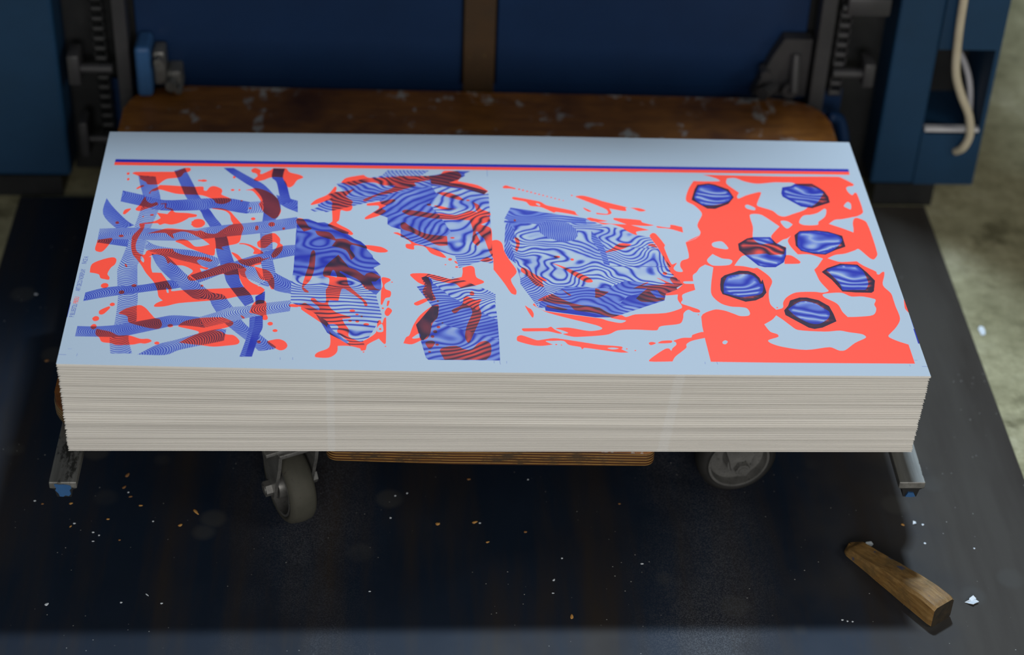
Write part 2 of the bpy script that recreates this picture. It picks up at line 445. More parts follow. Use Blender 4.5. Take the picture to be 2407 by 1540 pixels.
# ------------------------------------------------------------------ lift fork bars
def fork(x0, x1, y0, label, full):
    r = thing('lift_fork', label, 'lift fork', ((x0 + x1) / 2, y0, -.17), group='steel lift fork bars')
    w2 = (x1 - x0) / 2
    def loc(bm): 
        return bm
    zt = -.027 + .17
    bm = bmesh.new()
    box(bm, -w2, w2, 0, .86, zt - .010, zt, bevel=.0012)
    obj('fork_bar', bm, M['bar_steel'], r)
    bm = bmesh.new()
    prism(bm, [(-w2 * .98, zt - .010), (w2 * .98, zt - .010), (w2 * .66, zt - .013), (w2 * .52, zt - .024), (-w2 * .52, zt - .024), (-w2 * .66, zt - .013)], 0.0015, .86, Matrix(((1, 0, 0, 0), (0, 0, 1, 0), (0, 1, 0, 0), (0, 0, 0, 1))))
    obj('fork_rib', bm, M['black_metal'], r)
    bm = bmesh.new()
    if full:
        out = [(-.62, -3), (-.50, -2.4), (-.30, -3.4), (.05, -3.0), (.3, -3.6), (.55, -5), (.60, -9), (.45, -12), (.52, -18), (.35, -21), (.10, -20), (-.05, -22), (-.30, -21.5), (-.38, -17), (-.58, -12), (-.50, -9)]
    else:
        out = [(-.36, -22.5), (-.20, -16), (.22, -16.5), (.40, -22), (.1, -23)]
    prism(bm, [(a * w2, zt + b * .001) for a, b in out], -.0008, .0014, Matrix(((1, 0, 0, 0), (0, 0, 1, 0), (0, 1, 0, 0), (0, 0, 0, 1))))
    o = obj('painted_end', bm, M['bright_blue'], r); o['label'] = 'bright blue paint patch on the bar end'
    return r
fork(-.5215, -.4895, -.026, 'steel lift fork bar under the left end of the pile, end painted blue', True)
fork(.4830, .5145, -.0205, 'steel lift fork bar under the right end of the pile, scratched bright top', False)

# ------------------------------------------------------------------ trolley: plywood deck on casters
dolly = thing('pallet_dolly', 'low plywood pallet trolley on casters carrying the paper pile', 'trolley', (0, .42, ZP))
outl = []
def arc(cx, cy, r, a0, a1, n=8):
    for i in range(n + 1):
        a = math.radians(a0 + (a1 - a0) * i / n); outl.append((cx + r * math.cos(a), cy + r * math.sin(a)))
arc(-.462, .772, .068, 90, 180); arc(-.482, .108, .05, 180, 270); 
outl += [(-.235, .100), (-.2005, .094)]
arc(-.187, .0205, .0135, 180, 262, 5)
outl += [(-.05, .0035), (.10, .0020)]
arc(.178, .0125, .0125, -85, 0, 5)
outl += [(.1905, .094), (.23, .100)]
arc(.478, .108, .05, 270, 360); arc(.458, .757, .068, 0, 90)
bm = bmesh.new()
prism(bm, [(x, y - .42) for x, y in outl], .1475, .1695)
es = [e for e in bm.edges if abs(e.verts[0].co.z - e.verts[1].co.z) < 1e-6]
bmesh.ops.bevel(bm, geom=es, offset=.0035, segments=3, affect='EDGES', profile=.5)
obj('deck', bm, M['plywood'], dolly, auto=.5)
def caster(cx, cy, ang, parent, tyre='rubber'):
    """wheel axle along local x turned by ang"""
    R = Matrix.Translation((cx, cy - .42, 0)) @ Matrix.Rotation(ang, 4, 'Z')
    rw, hw = .052, .0175
    bmc = bmesh.new()
    box(bmc, -.045, .045, -.045, .045, .142, .1475, bevel=.001)
    cyl(bmc, (0, 0, .128), (0, 0, .142), .030, .034)
    for s in (-1, 1):
        # cast arm tapering to the axle
        ol = [(-.036, .128), (.036, .128), (.034, .115), (.022, .088), (.013, .062), (.012, .046), (.006, .039), (-.004, .039), (-.012, .045), (-.016, .062), (-.031, .105)]
        mt = Matrix(((0, 0, 1, 0), (1, 0, 0, 0), (0, 1, 0, 0), (0, 0, 0, 1)))
        prism(bmc, ol, s * .0238 - .0022, s * .0238 + .0022, mt)
    box(bmc, -.025, .025, -.036, .036, .124, .131, bevel=.002)
    bmesh.ops.transform(bmc, matrix=R, verts=bmc.verts)
    cs = obj('caster', bmc, M['cast'], parent, auto=.5); cs['label'] = 'grey cast caster fork'
    ax = Matrix.Rotation(PI / 2, 4, 'Y')
    W = R @ Matrix.Translation((0, 0, rw)) @ ax
    bmw = bmesh.new()
    prof = [(.040, -hw + .001), (.044, -hw), (rw - .006, -hw + .0005), (rw - .0015, -hw + .005), (rw, -.004), (rw, .004), (rw - .0015, hw - .005), (rw - .006, hw - .0005), (.044, hw), (.040, hw - .001)]
    lathe(bmw, prof, W)
    obj('wheel', bmw, M[tyre], cs, smooth=True)
    bmh = bmesh.new()
    lathe(bmh, [(.0405, -hw + .0005), (.0405, hw - .0005), (.0375, hw - .0005), (.0365, .004), (.018, .003), (.016, hw + .002), (.006, hw + .002), (.006, -hw - .002), (.016, -hw - .002), (.018, -.003), (.0365, -.004), (.0375, -hw + .0005)], W)
    obj('hub', bmh, M['cast'], cs, auto=.6)
    bmb = bmesh.new()
    cyl(bmb, (-.035, 0, rw), (.035, 0, rw), .0055, n=16)
    for s in (-1, 1):
        cyl(bmb, (s * .026, 0, rw), (s * .034, 0, rw), .0100, n=6)
    bmesh.ops.transform(bmb, matrix=R, verts=bmb.verts)
    obj('axle_bolt', bmb, M['cast'], cs, auto=.5)
caster(-.2500, .078, math.radians(25), dolly)
caster(.3145, .135, math.radians(-80), dolly, 'dark_rubber')
caster(-.33, .70, math.radians(10), dolly)
caster(.33, .70, math.radians(-20), dolly)

# ------------------------------------------------------------------ the paper pile
CT = [Vector((-.5001, -.0009)), Vector((.5008, .0019)), Vector((.494, .5116)), Vector((-.5036, .4959))]   # top corners, front left first
CB = [Vector((-.4995, -.0028)), Vector((.4974, .0019)), Vector((.4925, .5100)), Vector((-.5026, .4945))]
HL, HR = .1291, .1174
def height(s, v):
    return HL + (HR - HL) * s + math.sin(PI * s) * (-.0035 + .006 * v)
def surf(s, v, t, dx=0, dy=0):
    """point of the pile at width s, depth v, height fraction t"""
    q = [CB[i].lerp(CT[i], t) for i in range(4)]
    a = q[0].lerp(q[1], s); b = q[3].lerp(q[2], s)
    p = a.lerp(b, v)
    return Vector((p.x + dx, p.y + dy, height(s, v) * t + .0002))
NS = 28
def ordinal(k):
    ones = 'zeroth first second third fourth fifth sixth seventh eighth ninth tenth eleventh twelfth thirteenth fourteenth fifteenth sixteenth seventeenth eighteenth nineteenth'.split()
    if k < 20: return ones[k]
    tens = {2: 'twent', 3: 'thirt', 4: 'fort', 5: 'fift'}[k // 10]
    return tens + 'ieth' if k % 10 == 0 else tens + 'y-' + ones[k % 10]
def layer_bm(t0, t1, dx, dy, inset, seed):
    bm = bmesh.new()
    th = (t1 - t0)
    wob = lambda s: .00055 * noise.noise(Vector((s * 3.1, seed * 7.7, 0))) 
    per = [(i / NS, 0) for i in range(NS + 1)] + [(1, j / 4) for j in range(1, 4)] + [(1 - i / NS, 1) for i in range(NS + 1)] + [(0, 1 - j / 4) for j in range(1, 4)]
    rings = []
    for tt, ins in ((t0 + th * .015, inset), (t0 + th * .25, inset * .28), (t0 + th * .5, 0), (t0 + th * .74, inset * .2), (t1 - th * .015, inset * .9)):
        ring = []
        for s, v in per:
            p = surf(s, v, tt, dx, dy)
            sx_ = (1 if s == 0 else (-1 if s == 1 else 0)); sy_ = (1 if v == 0 else (-1 if v == 1 else 0))
            p.x += sx_ * ins; p.y += sy_ * ins + (wob(s) if v == 0 else 0)
            ring.append(bm.verts.new(p))
        rings.append(ring)
    n = len(per)
    for A, Bn in zip(rings, rings[1:]):
        for k in range(n):
            bm.faces.new((A[k], A[(k + 1) % n], Bn[(k + 1) % n], Bn[k]))
    for ring in (rings[0], rings[-1]):
        front = ring[:NS + 1]; back = ring[NS + 4:NS + 4 + NS + 1][::-1]
        ls = ring[-3:][::-1]; rs = ring[NS + 1:NS + 4]
        prev = [front[0]] + ls + [back[0]]
        for i in range(1, NS + 1):
            if i < NS:
                cur = [front[i], None, None, None, back[i]]
                a, b = front[i].co, back[i].co
                for j in (1, 2, 3):
                    s = i / NS; tt = t0 if ring is rings[0] else t1
                    p = surf(s, j / 4, tt, dx, dy); p.z = surf(s, j / 4, t0 + th * .015 if ring is rings[0] else t1 - th * .015).z
                    cur[j] = bm.verts.new(p)
            else:
                cur = [front[i]] + rs + [back[i]]
            for j in range(4):
                bm.faces.new((prev[j], cur[j], cur[j + 1], prev[j + 1]))
            prev = cur
    return bm
NLAY = 45
ths = [rnd.choice((.65, .85, 1.0, 1.0, 1.15, 1.45)) * rnd.uniform(.85, 1.15) for _ in range(NLAY)]
ths[-1] = .45; ths[-2] = .45; ths[0] = .8
T_TOP = .9935
tot = sum(ths); acc = 0
for i, th in enumerate(ths):
    t0 = acc / tot * T_TOP; acc += th; t1 = acc / tot * T_TOP
    top3 = i >= NLAY - 2
    bm = layer_bm(t0, t1, rnd.uniform(-.0007, .0007), 0 if top3 else rnd.uniform(-.0001, .0007), .0004 if top3 else rnd.uniform(.0022, .0040), i)
    o = obj('paper_sheet', bm, M['paper_edge'], smooth=False)
    k = NLAY - i
    lab = 'white paper sheet in the pile, directly under the printed top sheet' if k == 1 else ('lowest white paper sheet of the pile, resting on the plywood deck' if i == 0 else 'white paper sheet in the pile, %s below the printed top sheet' % ordinal(k))
    tag(o, lab, 'paper sheet', 'sheets in the paper pile')

# --- the printed top sheet -------------------------------------------------
SW, SD = 1000.0, 505.0
ORANGE_TXT = """o 40.8 402.7 44.6 406 81.9 407.2 94.2 407.8 101.9 412.7 106.6 416.8 113.5 417 115.1 412.2 112.6 407.4 107.6 405.7 102.7 394.5 87.8 390.5 82.3 385.4 77.3 376.6 63.8 376.4 60.7 381.8 52.3 389.5 50.9 395 43.6 400.4
e 35.8 401.8 1.9 3.2
e 37.3 388.4 1.7 3.2
o 49.7 366.7 53.3 372.2 58 375.4 59.2 372.3 54.6 368.3 51.6 365.2
o 66.8 355.4 70.1 364.8 77 371.2 79.1 375.6 108.8 373.4 123.2 372.5 134.1 372.8 135.6 364.7 139.1 363.3 142.6 371.9 148.3 374.6 157.2 369.1 159.4 362.2 159 355.2 171.5 345.6 171.1 339.5 162.3 333.2 153.8 335.3 149 343.5 136.7 351.7 126.4 353.7 112.6 354.2 99.4 356.2 80.1 365 74.6 361.8 69.7 360.1 68.6 354.7
e 128.7 387.2 2.7 2
e 133.8 387 4.2 2.8
e 172.2 396 1.9 2.8
e 172.2 365.9 2.5 2.3
e 180.8 366.1 1.3 2.3
o 188.6 365.9 196.9 369.2 201 371.6 213.1 366.5 224.7 356 231.1 345.5 234.5 328.9 236.2 318.5 233.1 306.5 227.5 301.9 218.7 310.6 214.3 316.4 207.4 334.3 209.5 340.4 204.6 352.5 197.2 364.6
o 193.3 414.6 198.2 418.7 205.3 413.3 204.9 405.3 207.6 404.6 219 415.1 221.4 418.4 238.6 418.7 243.3 409.3 256.5 403.3 261 397.1 253.6 390.7 249 378.1 243.3 373.4 238.6 382.6 234.5 396.5 220.8 397 210.1 389.7 201.7 387.2 197.3 391 201.9 399 199.8 405.2 194.5 408.3
o 54.1 318.5 58.6 330.7 61.4 343 63.5 347.6 66.1 338.5 72.5 332.6 78.8 335.8 81.1 329.7 77.3 326.6 65.6 318.8 59.5 314.8
p 84.1 332.8 91.5 333.8 91.6 323.9 99.3 321.1 102.6 316.7 98.8 318.1 90.1 322.4 89.6 331.5 84.3 330.6
o 39.6 308.3 41 317.4 48.1 320.6 47.7 316.8 42.2 306.9
o 81.2 311.6 94.7 309 99.6 318.1 104.2 313 120 311.8 130 309.1 131.5 308.4 131.4 303.9 121.8 301 121.1 299.2 112.1 290.1 101.9 285.4 93.5 287.4 88 284.3 84.4 287.9 69.1 286 63.6 283.6 62.5 286.6 79.9 292.2 87.3 299.8
e 76 306.3 2.5 2.2
e 65.3 302.2 1 1.8
e 34.9 288.1 2.4 3
e 43.1 258.9 3.1 2.9
e 134.7 289.2 8.6 10
e 202.3 301 2.9 3.3
e 197.1 324.5 1.8 2.4
e 185.2 341.3 1.5 1.8
o 148.9 323.8 161.4 323.4 171.8 317.6 179.3 305.1 188.6 289.1 191.6 280.4 190.1 265.8 189 251.4 185 245.5 175.5 241.7 167.7 237.9 170.5 232.3 160.6 234.9 160.3 227.8 159.3 220 151.1 221.9 134.3 231.3 125.7 236.7 117.9 243.7 110.2 248.5 113.1 252.2 119.4 253.8 126.2 250.4 134.4 239.1 141.7 238.6 152.7 243.2 143.7 253.7 135.9 260 124.6 268.4 115.5 270.3 105.4 265 108 254.9 101.7 260.5 95.5 266.9 73.7 264.9 86.8 271.8 98.5 277.2 122.5 274.2 134.9 272.3 138.8 273.9 148.3 267.6 158.2 267.1 164.9 275.3 174 285.8 177.9 288.8 174.8 297.6 172.4 309.4 165.1 318.2 149.8 322.3
o 62.8 283.6 68.6 286.7 68.9 275.7 64.2 255.1 62.9 240.7 65.1 227.9 70.2 220.9 76 219.7 78.3 228.3 95.5 233 109.3 232 110.5 227.8 120.7 221 137.7 217.2 151.6 215.5 160.2 208.1 159.6 208.8 154.7 206.5 143.5 211.3 140.1 206.8 147.2 196.9 154.9 193.5 152.7 189.8 145.1 192.5 147.5 182.5 138.6 166.6 133.9 167.8 131.3 174.9 136.9 185.8 131.8 192.8 123.9 197.6 117.2 198.1 113.7 198.8 108.2 204.4 105.8 200.9 99.5 216.1 87.9 220 81.3 214.2 83.9 215.4 86.1 193.6 88.9 182.1 99.7 181.7 106.7 168.4 115 150.3 115.5 144.7 128.5 147.2 155.9 150.2 185.1 153.2 217.7 157.7 225.4 150.9 221.9 141 205.7 139.2 192.8 136 181.7 131.5 160.2 126.7 125.9 120.8 110.3 114.1 98.3 113 99.3 119.2 106.7 125.7 101.2 133.1 98.2 147 92.6 162.3 81.7 180.5 73.1 199 64 214.8 61.6 219.3 58.1 233.4 56.9 247.7 56.9 259.3 64.3 277
h 72.1 216.5 76.2 209.3 76.1 202.7 72.1 209.2
h 108.3 151.5 111 148.8 112.2 141.1 110.1 141.7
o 210.3 249.1 213.7 254.9 217.2 263.6 226.7 269.7 231.7 269.1 238 258.4 238.5 248.4 241.9 244.2 241.7 232.8 235.8 220 231.2 217.1 229.2 224 234.1 238.3 235.3 246.9 229.4 250.3 221.1 237.9 212.9 239.1
o 188.5 247 194.6 247.2 202.9 243.9 213.2 234.9 219.3 228 217.8 225.1 207.3 224.8 207.7 231.9 203.2 238.9 194.8 244.4 189.1 244.9
o 180.2 226.9 188.1 222.9 194.4 213.2 200.2 209.2 190.6 208.9
o 131.6 176.3 139.5 179.4 168.6 198.9 179.9 205 190.9 202.5 200.7 192.6 199.5 185.4 202.7 174.1 208.1 165.8 216.8 159 209.7 140 199.6 157.1 193.6 173.9 190.6 180.9 178.4 179.1 173.2 181.8 146.1 169.6 138.2 166.5 131.9 172
o 189.3 214 197.7 212.8 214.9 219.1 220.2 214.9 228.4 218 218 209 217.5 203.2 209.4 199.4 218.8 194.6 228.3 189.1 234.9 173.7 236 152.6 232.7 152.5 227 167.8 218.4 173.2 210.4 197.2 200.2 199.8 191.5 205.4
e 208 280.8 2.3 5.5
e 226.1 289.3 4.1 5.1
e 241.4 280.2 1.8 2.9
o 15.6 249.5 32 254.3 33.2 250.7 28.7 234 23.5 223.8 17 225.1 14.7 230.7
o 15.1 197.3 26.6 207.8 38.5 212.6 43.1 208.3 42.7 198.1 38.6 190.7 36 177.6 39.3 170.6 39.1 165.6 34.9 166.2 28.9 168.8 25.5 176.6 14.8 179.9
e 35.6 153.4 4.5 5.3
e 33.3 87.3 4 5.1
e 32.8 71.6 3.5 5.3
e 108.1 42.9 3 2.9
e 57 140.7 3.4 3.9
e 70.1 154.5 3.1 3.1
e 49 115.9 3 3.6
o 36.1 96.6 35.7 103.4 45.4 111.9 47.4 109.3 42.3 98.2 39.4 95.4
o 54 199.9 55.7 199.2 58 193.5 56.6 192 54.9 195.5
o 58.6 98.7 65.1 107.8 78 115.1 82.8 115.2 89 109.3 95.8 98.6 101.3 90.7 107.2 88.2 110.6 77.6 107.4 70.1 94.5 71.7 75.5 79.1 71.1 82.9 69.3 92.3 64.1 96.2
o 36.6 67 42.2 65.9 53.7 62.3 62.3 56 74.8 56.4 88.9 50.3 97.5 50.6 101.9 46.2 95.3 41.4 89 41.8 81.5 39 62.8 37.6 56.2 40.7 45.8 42.9 41.6 51.3 37.1 56.4
e 120.2 76.6 3.3 3.3
o 129.7 78.3 137 86.5 152.5 92.4 168.3 94.3 178.8 94.6 186.2 90.8 192.2 85.6 191.8 80.3 187.3 76.2 174.9 70.4 153.5 60.5 153.9 65.8 146.4 69.5 130 74.9
o 132.8 44.7 143.7 54.9 154.9 63.2 175 69.1 185.9 62.2 194.7 60.5 201.8 50.3 199.8 43.7 188.2 40.7 172.6 38.3 159.1 40.4 151.1 41.4
o 213.2 122.9 218.5 129.9 225 129.4 228.5 124.7 229.7 103 231.7 96.3 231.2 91.6 226.4 91.4 224.3 98.7 209.4 105
e 235.2 84.1 3.2 3.7
e 241.5 71 3 2.9
e 150.1 156.6 1.8 2.2
e 224 49.1 2.4 2.9
o 233.5 49.4 238.1 52.8 246.7 55 254 50.7 257.2 43 254.7 36.4 249.3 33.9 243.6 37.4 237.8 42.4
o 199.7 99.3 202.6 98.1 205.3 93.4 202.5 93.4
o 310.1 386.6 316.7 397.7 338.9 405.3 346.8 398.4 386.2 402.5 375.1 403.8 423.5 404.9 438.3 408.4 444.5 417.3 461.9 416.9 466.9 406 461.4 393.4 487.1 384.7 500.4 371.2 495 363.4 469.6 376.6 449.9 380.7 426.8 386.3 426 395.6 405.3 387.4 407 381.2 392.4 373.1 375.3 363.5 355 355.4 343.3 343.7 339 346.7 346.5 353.7 373.6 372.7 380.4 380.6 363.3 381.7 352.9 387.6 337.5 385.7 325.7 379.3
o 272.7 335.2 279.1 346 293.9 358.5 302.7 377.2 304.9 374.1 303.9 364.9 316.6 366.7 329.2 373.2 316.8 354.5 326.4 342.6 324.8 336.5 326.2 330.5 324.3 323 318.5 320.6 311.7 322.7 310.7 312.2 309.8 300.4 307 294.4 322.7 280.2 328.3 271 325.4 268 321.7 270.1 313.8 272.8 296 288.3 299.1 294.2 301.5 298.7 299.7 332.9 300.3 338.9 296 344.9 281.9 337 274.4 333.8
o 344.2 338.5 359.4 343.4 378.8 349.9 380.5 345.4 369.6 336.1 363.7 328.4 368.8 322.6 362.2 313.5 345.5 303.5 341.8 304.1 343 308.6 358.7 326.8 358.6 334.3 345.1 334
o 256.9 302.8 264.8 302.2 272.1 286.2 276.4 280.5 266.8 274.4 257.4 291.7
o 280.7 276.3 298.1 273.8 306.7 259.6 318.2 259.9 327.4 251.6 340.6 246.2 345.7 239.3 327.5 247.3 325.2 238.7 331.3 223.4 326.6 214.9 319.6 235.7 302.3 243.8 306.8 255.3 285.2 266.2
o 343.9 247 362.8 243.9 371.8 235.7 368.6 232.1 357.2 232.5 344.8 240.6
o 277.5 230.4 280.5 234.7 282.8 227.7 282.7 197.1 280.2 178.4 276.6 167.5 270.6 157.9 278.2 147.4 273.4 147.2 269.1 156.5 272.7 185.1 276 205.8 275.8 209.4
o 310.9 225.7 321.1 206.4 324.5 199.6 332.6 194.9 343.3 182.9 345.6 187.1 352.8 190 363.3 180.7 357 171.1 352.2 170.9 357.2 157.6 363.6 153.8 357.2 153.6 345.3 155.9 337 173.2 322.4 185.1 314.2 191.7 313.5 188.9 321.7 179.6 325.3 162.1 345.6 132 348.1 122.9 345 121.5 341.7 131.9 320.7 155.3 316.7 155.2 313.4 131.1 302.3 132.2 301.8 122.9 310.8 108.8 328.2 100.3 328.2 97.7 318.9 96.1 321.5 87.2 327.2 74.7 327.5 62.1 341.5 52.4 350.6 60.2 358.9 71.8 360.2 92.2 363.3 94.8 365.7 88.5 368 98.8 370.3 100.1 370.3 50.7 368.3 49.4 362.1 59.3 349.2 47.7 347.1 37.7 341.7 36.3 340.9 40 327.8 44.6 314.9 44.2 314.1 31.8 305.6 22.3 290.5 22.5 289.5 27.4 293.2 32.4 305 41.4 305.5 63.9 300.8 80.3 290.4 91.5 270.1 112.9 269.1 118.1 256.6 117.7 256.4 122.9 267.4 121.9 273.5 126.1 278.3 122.3 290.4 112.1 291 117.4 281.2 130.2 281 135.5 284.9 135.6 290.7 127.9 298.5 128.1 297.8 152 300.7 161.4 301 176.3 294.5 180.2 293.4 188.4 297 203.6
h 302.4 181.8 304.5 192.8 306.9 192.9 310.5 179.3 304.9 180.5
h 301.5 82.8 309.9 85.6 314.7 79.4 313.4 71.7 319.8 61.8 327.7 52 324.7 49.5 312.1 61.6 305.8 69
o 364.2 179.4 373 178.2 375.4 174.2 368.3 166 369.1 156.6 375.5 151.4 374.8 140.8 369.3 138 365.4 124.7 363.8 126 364 153.8 365.9 163.2
o 371.7 132.7 374.4 132.8 372.5 122.3 370.9 122.2
o 368.7 111.7 372.5 119.7 377.3 113.3 372.6 102.8 369.1 105.3
h 360.7 82 365.7 87.2 367 73.2 360.1 72.4
e 363.5 77.6 1.5 2
e 366.3 117.9 1.4 1.6
e 376.9 170.5 1.1 1.1
e 328 92.5 2.2 2.1
e 336.5 91.8 2.3 2.6
e 341.4 101.3 1.6 1.7
e 347.1 86 3.5 2.6
e 335.9 105 2 1.6
e 330.3 112 3.5 2.6
e 344.8 33.7 1.1 1.1
e 369.9 44.9 0.9 1
o 433.4 366.5 448 366.8 460.6 359.5 468.9 349.1 460.4 350.4 441.8 359.1
o 429.6 336.1 436.4 336.2 449.8 330.6 458.3 329.3 449.8 327.6 437.9 328.8
e 473.6 349.2 2.6 1.8
o 389 321.6 393.2 326.2 409.2 323.6 427.7 318.9 439.5 318.4 459.7 315.9 472.6 325.2 479.3 325.3 500.1 314 500.6 303.7 488.5 295.3 500.8 287.6 501.5 260.2 501.7 222.1 496.6 238.8 491.7 264.3 487.7 269.9 483.9 279.9 481.3 278.4 486.5 257 482.9 248.4 476.6 258.2 478.1 281.2 474.5 304.5 434.2 306.4 409.1 311.7 396.5 314.4
o 479.1 346.3 487.4 339 489.6 330.1 500.4 322.9 500.2 315.5 485.2 322.5 482.2 335.9
o 387.3 295 392.3 298 398.1 290.9 418.8 274 445.3 268.9 445.8 248.9 433.4 248.6 417.1 262.4 400.6 276.4 389 283.4
o 378.2 274.4 384 275.3 392.3 267.5 404.6 253.5 415.3 248.1 433.3 238.7 443.7 223.5 439.6 222.7 425 231.4 416.9 245.3 404.6 247.8 403.7 239.3 394.7 241.9 393.9 250.4 400.5 252 393.1 263.3 384 270.2
e 448.1 219.4 2.5 2.8
e 442.2 208.2 1.1 1.1
e 451.9 265.4 2.9 1.9
e 423.3 338.2 3 2.6
e 455.9 203.7 2 1.9
o 484.4 217.5 493.7 226.1 501.6 219.3 493.3 215
o 453.3 216.1 455.8 215.4 457.3 209.9 454.1 212.6
o 462.8 202.4 472.7 206.8 477.4 202.8 479.3 183.6 487.9 175.7 487.8 171.7 477.1 166 460.1 160.2 453.1 169.5 444.3 170.6 427.6 176.9 421.2 182.2 424.2 168.8 425.6 152.7 429.4 136.9 420.7 135.3 413.7 152.4 417 164.5 408.2 171 398.7 185.7 402.7 189.2 421.2 189 446.9 178.8 450.1 178.9 461.5 183.2 462.9 192.8
o 403.6 129.6 417.5 139.2 420.7 135.3 407.9 124.5 404 125.7
o 424.5 123.6 432.4 126.4 432.2 110.8 430.5 100.4 424.9 90 422.3 72.2 418.3 60.8 410.6 56.8 400.6 49.7 390.6 51.3 393.7 62.6 397.5 66.5 402.2 85.6 410.2 105.1
h 400.6 61.6 409.1 70.6 409.9 63.1 403.7 60.4
o 448.1 116.4 460.1 127.1 462.9 140.4 466.9 144.4 475.5 138 482.6 135.6 480.7 126.3 483.3 108.2 476.2 82.4 467.7 54.5 465.3 54.4 462.5 65.6 465.4 87.2 472.4 111.8 470.3 122.1 460 119.3 451.9 110
e 481.8 136.9 2.4 1.8
e 473.1 149.9 2.8 4.7
o 432.7 38.8 437.4 45 452.1 47.9 461.2 41.9 469.6 42.1 478.5 54.7 487.1 58.1 492.3 51.3 491.6 32.8 485.9 22.9 437.8 21.7
e 431.8 133.9 1.4 1.8
e 431.8 83.2 2.2 2.5
e 427.8 74.2 2.6 3
e 424.6 65.1 2.2 2.8
e 436.6 91.2 1.2 1.3
e 429.8 49.8 2.2 2.2
e 420.8 36 1.7 1.7
o 416 53.2 422.9 57.1 427.5 53.5 422.8 42.2 419.7 42.1
o 501.1 259.9 507.8 262.2 513.4 255.9 515.9 237.5 521 220.8 529.3 196.2 521.7 181 521.5 177.3 522.8 170.6 527 157.3 526.3 149.3 525 148.6 520.4 151.8 512.4 173 501.3 198.6 500.9 198.2 501.4 223.2 500 251.3
o 257.1 122.8 265.7 122.4 266.1 117.6 257.3 118
o 519.4 381.3 523.9 385.3 528.1 383.1 536.5 378.7 535.6 376.4 530.5 377.8 521 378.3
o 530.4 356.4 533 358.7 566 348.9 574.1 340.9 585.8 336.6 609.1 328.3 612 320.9 614.8 318 601.9 322.1 585.1 326.2 583.3 323.9 567 336.2 553.5 338.8 547.9 347.7 532.8 352.6
h 560.6 344.3 564 344.4 566.4 340.7 564.6 339.1
o 613.3 362.3 622 364.1 632.1 360.5 644.4 354 646.1 352.6 677.6 339 680.1 337.6 685.2 337.7 693.8 337.2 701.9 332.2 693.9 329.7 685.1 336.2 676.6 337.5 675.9 330 655 335.4 657.1 325 651.2 321.1 637.6 322.3 637.5 325.3 651.4 323.4 651.3 332.3 640.9 341.1 632.8 346.9 632.8 346.9 614 360.1
o 621.7 336.8 631.4 328.8 627.8 327.3 622.3 333.1
o 624.1 312.3 629.4 314.7 630.2 313.9 650.9 307.1 637.9 304.5 654.6 301.3 674 300.3 658.8 310.2 658.2 313.2 660.8 314.4 692.8 310.3 694.9 305.2 709.6 299 700 297.3 679.8 299 701.7 288.5 685.2 284.5 685.4 277.2 681.3 278.6 670.4 288.5 669 292.1 654.5 300.5 644.3 299.6 634.6 305.2 629.6 306.5
o 712 297.6 728.6 294.3 731 301 744.9 296.2 744.8 283.8 727.5 292.1 713.3 293.9
e 608.6 364 1.3 1.5
o 529.7 267.7 534.6 266.4 535.7 253.6 531.6 237.9 529.4 243.5 531.5 253.5
o 535.8 204.6 541.4 201.9 552.1 189.9 561.5 183.3 565.2 177 559.5 176.8 561.2 164.7 550.9 168.5 540.7 188.6 534.6 196.7
o 570.8 216.5 585.9 208.5 601.5 197.8 618.5 184.5 621.1 176.8 612.9 176 600.8 187.3 585.6 204.7
e 580.6 227.8 4.1 2.5
e 599.2 222.7 2.3 2.5
e 531.9 305.6 1.5 2.6
o 551.7 137.9 560.1 146 570.1 151.6 592.9 133.5 625.7 125 625.3 125 637.9 113.5 648 111.1 638.1 106.4 619.7 114.5 595.9 119.2 588.7 129.5 572.9 131.8 557.2 136.7
o 562.3 128.9 586.5 121.6 580 118.9 562.1 125
o 623.3 163.4 628.6 160.8 628.1 159.5 639.2 157 630.4 147.5 622.1 144.7 622.3 151.3
o 582 161.2 593.2 149.4 590 148.7
o 671.1 144.4 677.7 153.8 686.9 164.7 669 164.3 686.5 176.8 689.8 176.9 680.9 170 707.3 173.2 710.2 177.3 700.6 186.6 703 186 720.4 173.4 716.8 185.6 723.9 189.8 731.4 173.7 722.9 166.7 723.7 163.4 708.5 154.4 705.6 142.4 693.9 138.2 677.7 137.9
h 689.6 159.4 698.7 161.6 701.9 152.9 706.2 147.7 696.3 146.2
o 640.9 239.1 649.8 246.3 661.8 258.7 676.7 256.9 664.9 246.7 644.2 239.1
o 696.7 256 704.5 258.3 708.5 249.1
e 711.9 196.1 2.9 3.4
o 535.9 127.1 539.7 123.2 542.8 120.7 545.5 111.6 543.9 103.8 540 112.8
o 529.8 81.8 532.2 83.1 560.5 84.4 564.5 87 568.9 81.4 577.1 74.6 573.1 73.8 560.1 78 531.9 77.4
o 523.1 64 524.4 67.8 529.2 69.8 546.6 60.7 551.3 61.5 565.5 64.9 575.6 63.8 619.8 53.4 614.9 54 645 50.8 646.2 47.7 644.5 45.8 652.5 39.7 641.6 39.6 614.2 45.3 600.9 47.5 598.3 44.3 597.1 48.7 583.4 52.7 577.7 60.1 565.2 59.9 556.6 59.1 564.8 53 552.2 50.3 540.7 51.3 524 58.4
h 628.3 47.4 634.7 48.7 641.5 47 634.3 45
e 568.7 53.1 1.2 1.2
e 574.8 52.3 0.8 0.9
e 650.8 46.5 1.1 1
e 660.6 43.6 1.1 1
o 677.7 58.2 681.8 60.1 686.2 57.7 679.6 53.8
o 689 57.7 693.7 62.2 705.6 63 704.3 58.6
